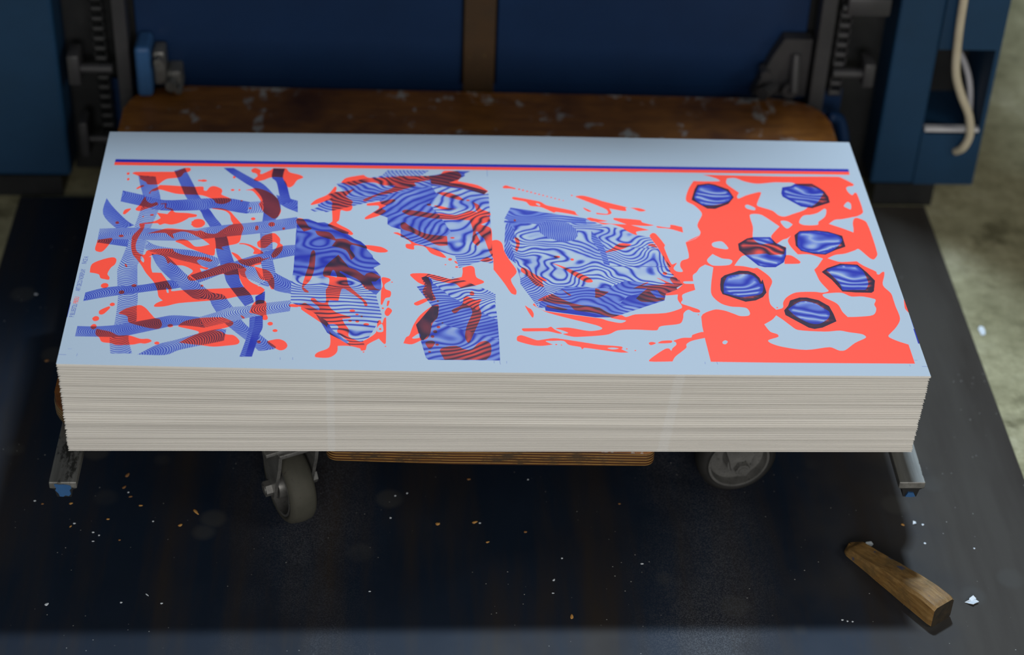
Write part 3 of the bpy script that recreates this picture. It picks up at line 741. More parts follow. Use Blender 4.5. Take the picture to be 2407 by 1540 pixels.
o 707.1 62.4 718.7 68.3 729.1 69.1 731.2 74.1 743 80 746 78.8 745.5 68.7 729.1 62.8 722.1 56.4 721.3 50.1 715 42.6 706.1 32.6 702 23.9 675.3 23.5 678.8 30.9 696 47.3 700.8 48 702.6 43.6 704.8 48.6 709.8 54.9 709.9 60
e 743.2 113.5 1 0.9
o 786.4 417.9 888 416.8 968.8 418.6 975.1 414 986.1 401.7 984.3 396.9 978.8 395.9 974.5 391.8 975.3 382.4 979.3 375.5 983.9 381.1 986.3 379.7 986.3 336.5 977.9 327.2 969.5 323.9 954.7 319 945.7 317.3 936.2 308.1 945.5 302.4 954.8 296.7 964.6 289.5 966.3 298.4 967.7 310.4 971.5 321 976.2 322.6 986.3 312.4 986.3 243.5 979.6 231.3 974.9 233.3 964.4 253.1 958.8 250.1 944.7 242.7 931.4 239.5 920.9 232.2 933 225.4 939.6 224.8 956.8 226.6 963.4 217.5 976.9 205.2 977 200.2 979.3 198.9 984.6 204.6 987.1 204.6 985.4 196.2 979.8 176.8 986.3 160.6 986.7 147.1 986.6 134.1 987 109.9 979.1 93.1 966.1 76.4 966.1 72.9 974.2 66 986.5 59.1 986.4 23.1 830.8 23.2 746.7 24 746.1 109.6 763.1 123.6 775 122.5 786.2 116.1 793.6 111.7 803.3 112.5 806.1 117.8 803.8 126.9 796.1 129.4 784.2 130.5 772.9 136.9 764.5 152.8 766.4 174.3 773.4 208.8 773.6 210.2 764.3 215.6 756.9 209.2 751.5 199.4 746.2 193 745.2 180.7 732.8 179.8 733.9 175.7 745.3 175.3 745.5 163.1 728.9 153.4 727.6 142.8 725 137.4 725.7 134.8 734.7 129.7 745.2 123.3 745.3 118.1 738.2 118.6 732.3 123.1 725.9 116.4 723.9 106 718.7 95.6 699.3 91.4 693.4 88.8 689.6 82.3 664.4 83.2 643.8 81.5 632.1 73.7 616.2 70.3 592.3 67.9 584.6 69.7 577.8 73.3 584.2 75.3 577.4 80.3 569.8 83.9 585.6 85.5 608.8 79.6 622.1 81.8 625.3 85.6 617.8 91.2 563.8 113.3 545.6 128.6 547.3 131.9 550.1 124.7 560 117.1 624 104.2 634.3 99.3 648.2 95.7 655 100.3 647.2 102.1 636.4 105.7 649.6 111.2 655.6 107.4 667.3 112.8 703.5 116 723.8 125.6 725.2 130.8 721.7 142.7 723 153.3 708.1 151 708.5 154.4 723.4 164.1 731.4 173.7 717.7 200.7 718.2 204.9 709.3 249.1 701.1 274.7 705.2 282.1 709.3 280.7 718.5 256.5 717 250.7 722.3 215.6 729.3 218.6 723.9 207.3 727.2 200.5 734.6 200.7 732.6 211.7 735.6 222.9 745.6 230.1 745.3 262.8 758 270.3 765.8 279.2 745.6 264 757.8 270.8 766.9 283.3 764.9 300.8 773.6 323.3 773 332.3 766.1 345.7 756.9 356.1 762.5 380.8 772.1 402.1 793.2 402 807.5 403.2 802.2 410.1
h 818.1 409.8 828.9 411 840.2 403.4 856.3 398.4 879 402.3 891.5 402.6 906.8 400.8 924.5 370 912.7 342.1 893.2 329.5 880.9 323.1 873.6 325.9 867 336.3 850.2 345.7 849.2 351 858.9 377.4 856 378.9 838.1 370.6 826.5 362.6 825.4 367.2 829.4 376.5 822.7 385.7 815.6 397.9
h 832.8 346 836.8 349.1 845.3 341.8 843.6 336.4 834.6 340
h 835.9 324.9 843.2 328.1 852.3 325.4 870.8 300.5 858.6 282.6 856.4 276.7 857.4 263.7 840 260.4 832.6 273.2 836.2 298.2
h 778.4 260.4 784 264.9 792.5 265.1 798.2 250.9 794.5 248.7 780 253.3
h 768.1 226.2 776.4 238.3 786.9 229.4 796.6 227.5 799.4 223.3 794.2 215.5 774.8 213.7 768.9 219.2
h 874.1 312.5 882.7 312.7 888.8 305.4 880.9 296.3 876.5 300.7
h 897.8 310.1 905.5 325.3 917.4 328.6 926.9 333.4 936.4 342.7 938.5 339.8 934 324.5 923.2 312.2 921.1 305.5 904.6 304.3
h 963.4 349.6 970 359 973.5 354.5 971.2 342.2 966.5 345.1
h 800.6 214.3 810.5 231.3 816.2 236.3 844.5 240.5 849.1 237.8 867 239.6 872.1 255.4 860.3 260.9 870.4 271.2 876.5 274.3 882.7 281 876.6 269.9 877.9 257 884.4 239.9 900.4 240 914.8 231.4 905.2 215 899.8 207.9 899.6 207.1 900.5 200.2 902.6 183.7 908.7 167.4 909.7 163.4 901.7 160.2 892.2 161.7 869 160 856 150.3 849.8 139.6 847.7 128.9 839 124.8 833.5 136.6 835.8 162.1 842.9 181.2 840.6 193.5 829 209.9 824 209.2 812.1 213.1
e 840.9 129.2 1.1 1.2
o 867.9 236.7 876.3 236.9 885.1 224.4 882.7 220.1 864.2 219
h 901.1 156.5 909.8 159.3 925.5 160.2 935.6 153 949.6 153.2 964.1 148.1 964.1 144.1 961.1 137.3 961.7 128 955.3 116.1 937.6 112.5 923.8 111.7 919.2 122.1 915.7 138 903.1 149.8
h 820.1 95.9 831.1 105.1 837.2 113.7 843.9 105.3 851.6 93.8 859 85.5 891.2 82.8 909.2 84.9 919.8 81.9 935 78.2 938.1 71.9 923.1 61.5 908.6 47.5 901.4 46.8 891.4 53 862.2 47.6 835.5 52.9 823.2 59.1 820.2 65.3 833 71.8 833 76.9 825.1 81.9
h 765.3 61.4 768.9 64.6 771.7 62.1 768.6 57.1 765.6 57.7
h 777.7 390.6 793.9 393.4 809.3 383.7 815.5 377.7 818.2 365.4 810.6 354.5 792.1 346.4 777.3 346 768.8 361 772.4 376.4
h 891.6 389.3 907.8 396.1 924.2 393.4 936.7 389.1 942.1 379.9 931.5 359.4 920.5 346.9 907.9 349.6 888.6 370.5
h 894.3 289.3 916.1 291.3 931 288.7 943.4 281.7 946.7 271.5 934.9 253.9 920.1 242.1 906 243.2 890.9 248.6 887.5 258.6 890.9 279
h 786 185.6 790.2 192.5 805.6 196.3 817.9 195.8 824.9 187.7 827.4 176.8 830.7 176.9 828.4 161.9 823.3 155.1 808.9 150.9 798.9 149.4 779.7 157 782 174.6
h 915.1 207.4 935.9 218.4 955 217.4 960.9 204.9 962.3 180.6 956.3 166.9 927.3 165.7 925.9 180
h 853.7 126.4 868.1 139.9 877.5 142.7 889.6 137.5 896.3 129.7 903 121.9 901.1 111.4 894.9 103.5 885.8 97.5 874.9 99.3 861 112.1
o 999.8 148.4 1001.6 138 1001.9 118.5 998.9 123.9 997.2 130.6
e 540.8 376.5 1.6 1.8
e 545.8 374.3 1.6 1.7
e 551 372 1.5 1.7
e 556 369.8 1.5 1.7
e 561.2 367.5 1.4 1.5
e 566.2 365.4 1.4 1.5
e 571.3 363.1 1.3 1.5
e 576.4 360.9 1.2 1.4
e 581.5 358.6 1.2 1.4
e 586.5 356.4 1.1 1.4
e 591.6 354.1 1.1 1.4
e 596.6 352 1 1.2
p 15.5 429.3 94.5 428.9 173.9 428.5 253.5 428 333.4 427.8 413.7 427.8 494.2 427.9 575.2 428.1 656.5 428.5 738.2 429 820.3 429.6 902.9 430.3 985.9 431.1 985.1 423.9 902.2 423.1 819.6 422.4 737.6 421.9 655.9 421.3 574.6 421 493.7 420.7 413.2 420.6 333 420.7 253.1 420.9 173.5 421.3 94.3 421.6 15.3 422"""
BLUE_TXT = """s|.45 .85 2|.3 .5|48.9 398.1 71.6 395.4 54.6 372.2 77.1 369.6 59.5 352.2 82.9 343.5 61.4 327.7 83.1 317.7
s|.15 .95 3|.27 .5|61.4 327.7 83.1 317.7 56.8 278.3 77 275.9 52.6 250.5 74.9 249.7 51.2 226.8 73.1 209 46.9 190.2 69.8 198.9 48.1 173.7 71.3 180.2 50.8 152.5 74 156 53.8 131.6 77.5 126.8 55.6 97.3 78.1 110.3 55.6 73 80.4 81.9 53.6 53 74.7 57.7 55.3 37.4 77.5 39.5 57.9 21.3 82.5 22.2
s|.5 .95 2|.3 .3|15.2 343.4 15.2 343.4 26.4 322.3 15.1 307 45.3 294.3 34.7 276.2 56.7 282.7 45.7 275.8
s|.7 .95 2|.3 .4|94 409.4 107 416.8 105.1 376.5 123.1 373.8 116.3 344.3 130.3 352.3 134.4 318.2 147.2 319.3 140.7 301.2 155.6 301.6 149.6 282.2 164.2 285.5 157.7 257.7 173.1 258.1 161.8 229.2 177.4 236.8 166.6 208.3 184.1 210.2 175 180.4 190.7 192.4 179.5 163.5 195.9 164 193.6 136 209.7 140 203.8 117.1 213.8 125.6
s|.55 1 1.5|.35 .3|33.5 361.6 33.5 336.2 58.8 352.2 59 326.9 88.4 340.6 87.3 317 130.5 344.9 133.9 318.6 149.6 346.3 149.8 323.1 163 347.2 171.7 318.1 174.9 345.4 181.9 314.9 195.4 338.9 193.7 312.2
s|.15 .9 2|.35 .3|195.4 338.9 193.7 312.2 208.7 340.7 213.5 314.9 232.1 343.2 234.2 316.9
s|.6 .95 1.5|.3 .3|228 356.1 234.2 334.9 247 347.4 243 326.1 256.3 343 257.4 316.7
s|.65 1 1.5|.35 .3|157 417.8 169.9 418.1 171.1 399.9 193.6 395.6 189.4 379.9 210.6 380.4 198.5 370.8 224.6 357.5 208.8 352.6 233 341 213.2 334.4 235.6 322.9 214.3 316.4 233.1 306.5 214.1 297.1 230.2 299 212.9 267.8 227.4 272.6
s|.3 1 2|.27 .3|212.9 267.8 227.4 272.6 214.2 252 228.9 252.4 215.8 232.1 230.3 232.5 216 213.9 231.3 214.3 220.3 190.3 235.8 187.9 221.8 171.9 235.3 175.1 217.4 161.9 229.2 156.6
s|.8 1 1|.3 .2|221.4 418.4 236.5 417.9 220.4 397 234.9 396.5 227 385.4 240.4 381 232.3 356.2 246.5 348.9 237.5 335 250.6 341.4
s|.5 1 2|.36 .5|15.3 251.6 15.9 243.7 53.2 251.9 53.4 235.4
s|.25 1 2.5|.36 .6|75.3 249.2 74.5 232.6 88.2 239.4 83.4 225.6 110 233.6 99 218.8 136.7 228.9 120.5 208.6 163.6 215.2 139 201.9 168.5 204.6 160.4 190.1
s|.35 1 2|.3 .6|83.8 221.3 99 221.8 93.2 196.7 109.5 208.8 108.7 172.7 122.9 188.9 124.7 152 131.4 177.7 132.1 142.5 149.5 158.4 144.5 129.7 162.9 143.4 160 129.5 176.3 139.7 164.9 118.6 184.7 124.7 171.6 103.8 190.3 113.9 181.9 84.6 198.8 95.3 192.4 71 211.3 75.6 208.3 52.5 224.8 62.8 220.7 37.9 234.2 51.3 226.5 32.3 243.4 41.2 242.9 36.3 243.9 38.7
s|.1 1 2.5|.36 .5|190.6 193.8 202.6 201.3 194.9 179.6 210.4 195.8 203.6 172.7 219.7 178.9 217.3 164 226.9 169.2
s|.4 1 1.5|.3 .9|236 185.8 228 165 246.4 176.8 237.8 149.9 256.7 168.6 256.6 143.5
s|.5 1 1.3|.36 .7|14.8 138.7 14.6 121.3 32.3 147.7 33 128.1 49.6 152.4 53.3 134.3 74.1 155.3 76.1 140 93.5 160.9 97.5 145.5 111.7 167.1 115.1 148.9 119.4 164.5 124.6 152
s|.4 1 1.6|.36 .6|134.7 177.8 145.9 162.5 154.3 190.6 156 169.9 169.4 200.4 173.9 183.3 181.5 205.1 188.2 192.3 192.7 212.7 199.6 195.5 205.6 220.3 212.4 204.5 230.2 234.6 231.4 212.9 242.8 242.8 242.4 217.4 258.6 245.4 257.5 222.7
s|.25 1 2|.4 -.8|15 274.2 15.4 250.9 56.1 277.6 56.4 252 86.5 275.4 89 250.1 122.5 274.2 124.5 251 146.5 280.7 145.2 255.2
s|.3 1 2.2|.4 -.6|146.5 280.7 145.2 255.2 170.6 286.9 172.5 261 211.3 294.8 213.2 269.3 257.2 306.3 256.6 281.3
s|.6 1 1.5|.3 .3|214.8 136.7 225.6 148.1 215.3 114.7 226.2 130.1 210.8 95.6 225.9 98.8 211.3 74.3 226.8 76.1 208.5 50.5 223.7 61.5 203.7 20.7 217.8 21.1
s|.9 1 1|.3 .3|214.8 136.7 225.6 148.1 217.7 114.8 226.2 130.1 217.2 95.8 225.9 98.8 216.1 74.4 226.8 76.1 213.6 50.7 223.7 61.5 210 20.9 217.8 21.1
s|.4 1 1.6|.4 -.8|14.2 72.2 14.1 52.3 35.1 72.3 37.6 52.5 58.4 75.8 64.2 52.8 72.2 80.3 74.8 56.4 104.5 91.5 106.6 69.4 122.3 96.8 129.7 77.5 152.3 94.4 160.3 73.9
s|.05 1 2.4|.36 -.8|152.3 94.4 160.3 73.9 172.3 105.2 185.1 84.8 187.8 114.6 200.7 91.3 205.4 117.4 214.8 97.1
s|.1 1 2.2|.34 -.8|205.4 117.4 214.8 97.1 228.5 124.7 231.4 101.7 258.4 131.1 256.9 109.2
s|.35 1 1.8|.34 .5|89.5 21.8 88.1 20.8 109.5 40.6 119.2 20.9 127.7 49.1 134.1 30.5 154.9 63.2 156.8 39.7 174.8 71.8 179.8 48.3 185.2 71.4 184 50.4
b|.62 1 1.2|.012 .045|1.6 60|285.7 250.5 16.3 15.7 1.6;344.2 225.1 24.4 35 1.5|0|256.9 303.5 261.5 302.1 271.5 302.4 283.4 294.6 291.6 295.5 299.2 290.6 322.8 274.4 321.7 270.1 329.7 260.2 338 254.7 345.6 243.5 345.7 237.8 352.8 225.4 353.7 219.8 363.1 206.8 354.3 199 363.3 182.1 364.4 156.5 358.1 144.3 349.5 140.1 293.4 165.3 256.1 164.2 257.3 191.5 257.5 196.4
b|.05 1 3|.004 .13|.8 60|273.5 166 19 14.8 2.4;321.3 162 31.8 14.8 3.6;333.6 63.5 15.4 11.3 1.4|0|256.5 181.9 273 179.6 300.8 181.7 324.9 177.6 339.5 167.9 349.3 153.4 358.1 144.3 359 137.7 365.2 103.9 364.5 97.4 359.9 87 353.5 69.1 350.5 61.4 343.7 56.2 346.2 45.1 330.1 44 318.4 55.5 304.3 66.4 301.9 68.9 287.6 104.3 282.7 109.3 257 126.9 256.1 164.2
b|.7 1 1.2|.03 .03|.5 40||0|287.6 104.3 300.4 91.8 307.9 74.1 318.3 61.8 327.7 49.5 330.1 44 318.4 55.5 304.3 66.4 301.9 68.9
b|.1 .8 2|.2 .1|.6 30||0|362.2 403.5 369.9 417 391.5 417.6 424.5 417.6 414 404.7 392.4 403.4 375.1 403.8
b|.3 1 1.4|.07 .12|1.9 45|337.9 361.1 25.5 13.7 1.5|0|304.2 383.4 362.2 403.5 386.2 404 423.5 404.9 426.7 381.7 375.3 362 360.2 346.4 346.7 341.6 292.6 317.7 290 320.7 278.3 318.9 273.2 323.2 283 329.5 281.9 335.5 299.2 351 293.9 358.5 305.6 364.9 314 366.7
b|.75 1 1.2|.05 .14|.5 40||0|423.5 404.9 435.7 408.4 450.6 415 461.1 417.7 478.5 417.3 470.5 410.8 471.2 406.1 461.5 396.5 450.1 389.2 465.6 387.3 499.6 371.2 495 363.4 469.6 375 426.7 381.7
b|.15 1 2.6|-.06 .08|1.9 60|467.1 243.7 24.7 24.1 3.2;451.4 323.2 16.9 13.4 1.6;472.7 331.2 12.7 12 1.5;502.5 241.8 14.9 31.1 2;408.8 269.4 24.9 21.6 1.6;471.7 292.7 25.1 17.5 1.5|0|426.7 381.7 469.6 375 495 363.4 500.6 365.1 500.9 336.4 501.1 317 500.8 287.6 500.7 260.2 501.3 211 486 216.2 458.7 201.7 454.4 226.5 443.8 231.9 408.7 250.8 387.3 266 387.3 281.9 375.7 287.4 370.7 293.1 370.6 307.8 352 319.2 368.7 334.6 361.9 338.9 360.2 346.4 375.3 362
b|.5 1 1.6|-.08 .08|1.5 60|408.8 269.4 24.9 21.6 1.6|0|375.3 362 426.7 381.7 435 358.9 422.9 341.9 434.4 318.3 450.5 277.7 443.7 268.8 408.7 250.8 387.3 266 387.3 281.9 375.7 287.4 370.7 293.1 370.6 307.8 352 319.2 368.7 334.6 361.9 338.9 360.2 346.4
b|.05 1 2.2|-.09 .13|2.4 55|486.3 152.9 16 13.3 1.5;452.2 162.7 16 9.4 1.5|0|420.4 189 435.7 183.9 448.5 177.5 450.2 182.9 466.9 175.2 479.5 164.7 491.3 158.3 501.4 149.2 500.5 124.2 501.5 111.2 501.8 98.3 447.8 142.6 424.3 172.8 416.2 165.9 412.3 180.6 418 184.2
b|.5 1 1.6|-.07 .16|.6 60|455.8 145.5 19.9 10.6 1.6|0|424.3 172.8 447.8 142.6 501.8 98.3 502 81.7 502.3 60.3 423.4 95.1 426 115.8 424.5 123.6 406.6 162.2 416.2 165.9
b|.42 1 1.4|-.045 .085|1.2 70|449.9 55.3 25.5 16.2 1.5|0|423.4 95.1 502.3 60.3 501.9 22 419.5 21.2 416.5 24.8 405.4 87 411.7 96.1
b|.85 1 1|0.02 .02|.4 30||0|412.3 180.6 418 184.2 424.4 178.2 425.9 171.5 424.1 152.7 427 136.8 423.8 134.1 416.1 149.8 419.4 164.6
b|.9 1 1|0.05 .02|.5 30||0|405.4 87 424.5 123.6 432.4 123.8 431.3 103 423.3 90 422.3 72.2 413.7 56.9 411.4 58.1
b|.05 1 2.2|.05 .09|3.6 62|569.4 179.8 34.1 44.8 4.5;650.8 257.7 33.5 21.5 2.5;549.7 266.8 25 21.5 1.5;670 229.9 20.8 16.9 2;536.2 231 12.4 16.8 1.5;646 188.2 20.4 12.3 1.6;702.1 227.8 13.3 36.5 -2.5|0|527.7 334.4 582.3 321.6 622.4 312.3 639.9 299.4 644.1 297.4 670.5 289.2 684.5 277.2 701 273.3 708.7 250.5 720.9 210.1 717.8 204.5 727.5 181.3 727.4 184.5 731.4 173.7 722.9 166.7 723.7 163.4 708.5 154.4 705.4 141 639.7 106.4 619 106 560.1 117.8 559.6 123.6 551.7 123.5 532.5 170.8 532.7 183 528.8 212.7 520.3 223.6 515.9 237.5 517 261.7 519.7 296.5 517.6 296.4 519 309.7
b|.45 .95 1.6|.02 .2|.8 50|542.1 316.2 25.4 10.4 2|0|527.7 334.4 582.3 321.6 622.4 312.3 623.1 299 583.8 305.4 561.4 297.5 524.6 303.9 519 309.7
b|.4 1 1.5|.4 .02|1 30||0|561.3 296 572 305.1 588 305.5 600.5 301.4 608.7 287 610.3 274 605.5 265.3 596 260.7 584.4 261.9 571.5 268.7 562.8 278.6
b|.45 1 1.6|.3 -.1|.5 40||0|519.7 296.5 524.5 301 530.3 280.7 530.5 266.3 522.7 260.4 525.7 251.9 528.8 212.7 520.3 223.6 515.9 237.5 517 261.7
b|.5 1 1.8|.12 .2|.5 40||0|627.9 284.6 632.2 276 639.2 258.9 642.1 243.3 645.2 211.2 638 213.8 635.2 240.3 626.4 265.8
b|.5 1 1.6|.06 .08|2.2 55|664.3 165.6 16.2 13.5 1.5;569.4 179.8 34.1 44.8 4.5|0|587.2 166.6 628.9 164.2 639.9 165.1 661.6 180.4 709.5 171.2 731.4 173.7 722.9 166.7 723.7 163.4 708.5 154.4 705.4 141 639.7 106.4 619 106 560.1 117.8 559.6 123.6 551.7 123.5 555.6 136.7 568.3 148.9
b|.75 1 1.2|.06 .1|.5 40||0|661 148.1 674.5 153.7 696.4 162.2 708.5 154.4 705.4 141 678.3 127.3 648.2 130.7
b|.25 1 1.8|-.2 .22|.4 40|554.1 152.5 12.1 13.3 1.5|0|532.7 183 543.9 188.7 561.2 164.7 565.2 150.1 552.1 131.3 551.7 123.5 532.5 170.8
b|1 1 1|0 0|0 40||0|559.7 125 603.7 117.4 624.6 111.3 619.5 111.9 638.1 107.1 619 106 560.1 117.8
l|1|.7|674.3 249.7 709.3 248.4
l|1|.9|645 209.8 720 210
b|.12 1 .55|.01 .09|.5 40|794.2 375.5 22 9.3 0.9;795.5 358.7 17.5 7.7 0.8|5|776.3 393.6 791.7 397.2 800.1 394.4 816.3 383.9 820.8 365.5 811.7 350 792.8 338.1 782.5 338.6 764.5 357.8 765.5 362.4 771.4 382.6
b|.12 1 .55|.02 .08|.6 40|921.2 376.2 22.1 9.4 1|5|888.8 390.8 901.3 394.3 907.5 400 929.9 400.7 938 391.5 943.6 383.1 946.7 370.7 946.3 356.8 920.7 343.1 906.5 346.5 885.7 368.9 885.2 376.6
b|.12 1 .55|.01 .08|.5 40|902.4 251.8 21.2 15.8 1.9;919.6 272.4 22.2 10.2 0.7|5|895.5 291.5 916.4 293.5 931.4 290.9 948.6 281.8 948.4 257.8 934.3 250.3 919.7 240 905.6 241.1 889.8 247.2 884.9 258.6 887.1 281.8
b|.12 1 .55|.02 .06|.7 40|838.2 248.9 12.7 12.9 -0.9|4|811.8 261.2 824.9 273.1 833.8 276.2 855.1 276.7 860.8 263.8 871.9 253.9 869.1 236.8 863.9 222.5 851.8 211.8 838.4 211.5 830.6 214.9 811 246.9
b|.12 1 .55|-.02 .08|.5 40|802.5 175 24.6 15 1|7|780.1 187.5 785.4 193.8 805 203.9 816.5 203.4 824 198 828.4 189.2 829.3 181 831.7 186.5 832.5 159.3 826.6 149.8 816.7 143 804.1 140.1 777.8 155 776.5 163.7 777.5 174.5
b|.12 1 .55|.01 .08|.5 40|943.7 187.2 20.8 12.4 0.9|6|908.1 203.1 916.7 211.6 934.8 221.2 956.3 219.5 964.9 203.6 971.8 186.3 966.1 164.3 962.6 160.9 942.9 161.2 926.8 163 918 186.7
b|.12 1 .55|.01 .06|.8 40|887.3 124.3 20.3 17.2 0.9|8|858.9 143.7 871.4 149.9 880.4 150.1 894.1 144.9 905 133.1 907.7 116.7 908.5 103 889.4 90.5 879.3 87.7 872.6 90.2 848.6 114.5 848.4 123.7 854.8 133
b|1 1 1|0 0|0 40||0|15.8 436.6 94.8 436 174.1 435.6 253.7 435.1 333.7 434.9 413.9 434.7 494.5 434.7 575.4 434.9 656.7 435.2 738.4 435.8 820.5 436.4 903.1 437.1 986 437.9 985.9 431.1 902.9 430.3 820.3 429.6 738.2 429 656.5 428.5 575.2 428.1 494.2 427.9 413.7 427.8 333.4 427.8 253.5 428 173.9 428.5 94.5 428.9 15.5 429.3
b|1 1 1|0 0|0 40||0|998.8 89.8 1001.2 89.8 1001.4 61.1 998.4 61
l|.8|.5|-1 17.8 9 17.4
l|.5|.4|9.4 28.6 13.7 28.7
l|.6|.4|21.1 20.2 20.7 15.4
l|.7|.4|250 21.1 250.2 16.4
l|.7|.4|264.2 21.5 264.4 16.8
l|.7|.4|495 21.5 494.9 16.9
l|.9|.4|501.3 21.7 502 14.7
l|.7|.4|509.4 21.1 509.2 16.8
l|.7|.4|739.8 23.9 739.8 19.6
l|.7|.4|753.7 23.7 754.1 19
l|.7|.4|987 29.8 990.7 29.7
l|.7|.4|979.6 21.4 979.9 17.9
l|.8|.5|993.4 18 1000.4 17.7
l|.8|.4|500.5 421.4 500.5 405.3
l|.8|1|0.1 118.2 -0.1 89
l|.6|.5|1000.4 118.5 999.6 91"""
TEXTS = [('P BLUE072U', 5.1, 89.7, 5.8, 115.0, 1), ('P805U', 5.9, 116.7, 6.2, 129.5, 0), ('ART DECO NOREPLAY', 5.2, 141.5, 6.2, 186.8, 1), ('FACE A', 5.6, 198.0, 6.2, 213.3, 1)]
def smooth_loop(P, k=4):
    n = len(P); out = []
    for i in range(n):
        a, b, c, d = (np.array(P[(i + j) % n]) for j in (-1, 0, 1, 2))
        L = np.linalg.norm(c - b); kk = 1 if L < 2 else (2 if L < 5 else k)
        t1 = (c - a) / 2; t2 = (d - b) / 2
        def sharp(p, q, r):
            u1 = q - p; u2 = r - q; l1 = np.linalg.norm(u1); l2 = np.linalg.norm(u2)
            return l1 > 9 and l2 > 9 and (u1 @ u2) / (l1 * l2) < .55
        if sharp(a, b, c): t1 = (c - b) * .5
        if sharp(b, c, d): t2 = (c - b) * .5
        la = np.linalg.norm(b - a); ld = np.linalg.norm(d - c)
        if np.linalg.norm(t1) > L: t1 = t1 / np.linalg.norm(t1) * L
        if np.linalg.norm(t2) > L: t2 = t2 / np.linalg.norm(t2) * L
        for j in range(kk):
            t = j / kk
            out.append(tuple((2 * t ** 3 - 3 * t * t + 1) * b + (t ** 3 - 2 * t * t + t) * t1 + (-2 * t ** 3 + 3 * t * t) * c + (t ** 3 - t * t) * t2))
    return out
def pairs(txt, n=2):
    v = [float(a) for a in txt.split()]
    return [tuple(v[i:i + n]) for i in range(0, len(v), n)]
oranges = []
for ln in ORANGE_TXT.strip().splitlines():
    k, rest = ln[0], ln[2:]
    if k == 'e':
        cx, cy, rx, ry = map(float, rest.split())
        n = 20 if rx > 4 else 10
        oranges.append((1, [(cx + rx * math.cos(2 * PI * i / n) * (1 + .08 * math.sin(3 * i)), cy + ry * math.sin(2 * PI * i / n)) for i in range(n)]))
    else:
        P = pairs(rest)
        oranges.append((0 if k == 'h' else 1, P if k == 'p' else smooth_loop(P)))
blues = []
for ln in BLUE_TXT.strip().splitlines():
    q = ln.split('|')
    if q[0] == 's':
        lo, hi, k = map(float, q[1].split()); fr, cv = map(float, q[2].split())
        st = np.array(pairs(q[3], 4)); fine = []
        for i in range(len(st) - 1):
            a = st[max(i - 1, 0)]; b = st[i]; c = st[i + 1]; d = st[min(i + 2, len(st) - 1)]
            m1 = (c - a) * .5; m2 = (d - b) * .5
            for j in range(4):
                t = j / 4
                fine.append((2 * t ** 3 - 3 * t * t + 1) * b + (t ** 3 - 2 * t * t + t) * m1 + (-2 * t ** 3 + 3 * t * t) * c + (t ** 3 - t * t) * m2)
        fine.append(st[-1]); fine = np.array(fine)
        poly = [tuple(p[:2]) for p in fine] + [tuple(p[2:]) for p in fine[::-1]]
        blues.append(dict(t='s', lo=lo, hi=hi, k=k, fr=fr, cv=cv, L=fine[:, :2], R=fine[:, 2:], poly=poly))
    elif q[0] == 'l':
        (x0, y0), (x1, y1) = pairs(q[3])
        d = np.array((x1 - x0, y1 - y0)); d = d / np.linalg.norm(d); nn = np.array((-d[1], d[0])) * float(q[2]) * .5
        a = np.array((x0, y0)); b = np.array((x1, y1))
        blues.append(dict(t='l', lo=float(q[1]), hi=float(q[1]), k=1, poly=[tuple(a + nn), tuple(b + nn), tuple(b - nn), tuple(a - nn)]))
    else:
        lo, hi, k = map(float, q[1].split()); gx, gy = map(float, q[2].split()); na, nsc = map(float, q[3].split())
        bs = [tuple(map(float, b.split())) for b in q[4].split(';') if b.strip()]
        blues.append(dict(t='b', lo=lo, hi=hi, k=k, g=(gx, gy), na=na, ns=nsc, bs=bs, rim=float(q[5]), poly=pairs(q[6])))

def inside(poly, X, Y):
    P = np.array(poly); x0, y0 = P.min(0); x1, y1 = P.max(0)
    idx = np.nonzero((X >= x0) & (X <= x1) & (Y >= y0) & (Y <= y1))[0]
    res = np.zeros(len(X), bool)
    if not len(idx): return res
    xs, ys = X[idx], Y[idx]; wn = np.zeros(len(idx), int)
    n = len(P)
    for i in range(n):
        ax, ay = P[i]; bx, by = P[(i + 1) % n]
        cr = (bx - ax) * (ys - ay) - (xs - ax) * (by - ay)
        wn += ((ay <= ys) & (by > ys) & (cr > 0)).astype(int) - ((ay > ys) & (by <= ys) & (cr < 0)).astype(int)
    res[idx] = wn != 0
    return res

verts = []; edges = []
def addloop(P):
    b0 = len(verts)
    for x, y in P: verts.append((min(max(x, 0), SW), min(max(y, 0), SD)))
    n = len(P)
    edges.extend((b0 + i, b0 + (i + 1) % n) for i in range(n))
addloop([(0, 0), (SW, 0), (SW, SD), (0, SD)])
for _, P in oranges: addloop(P)
for b in blues: addloop(b['poly'])
gx_, gy_ = np.meshgrid(np.arange(2, SW, 3.0), np.arange(2, SD, 2.8))
gx_ = gx_ + (np.arange(gx_.shape[0]) % 2)[:, None] * 1.5
gx_ = gx_.ravel(); gy_ = gy_.ravel()
inb = np.zeros(len(gx_), bool)
for b in blues:
    if b['t'] != 'l': inb |= inside(b['poly'], gx_, gy_)
verts.extend(zip(gx_[inb].tolist(), gy_[inb].tolist()))
cx_, cy_ = np.meshgrid(np.linspace(0, SW, 41), np.linspace(0, SD, 13))
verts.extend(zip(cx_.ravel().tolist(), cy_.ravel().tolist()))
rv, re_, rf, *_o = delaunay_2d_cdt([Vector(v) for v in verts], edges, [], 0, 1e-4, False)
V = np.array([(v.x, v.y) for v in rv]); F = np.array([f for f in rf if len(f) == 3])
cen = V[F].mean(1)
orange = np.zeros(len(F))
for val, P in oranges: orange[inside(P, cen[:, 0], cen[:, 1])] = val
top = np.full(len(F), -1)
for i, b in enumerate(blues): top[inside(b['poly'], cen[:, 0], cen[:, 1])] = i
ink = np.zeros((len(F), 3, 4)); ink[:, :, 3] = 1
def nz(x, y, z): return noise.noise(Vector((x, y, z)))
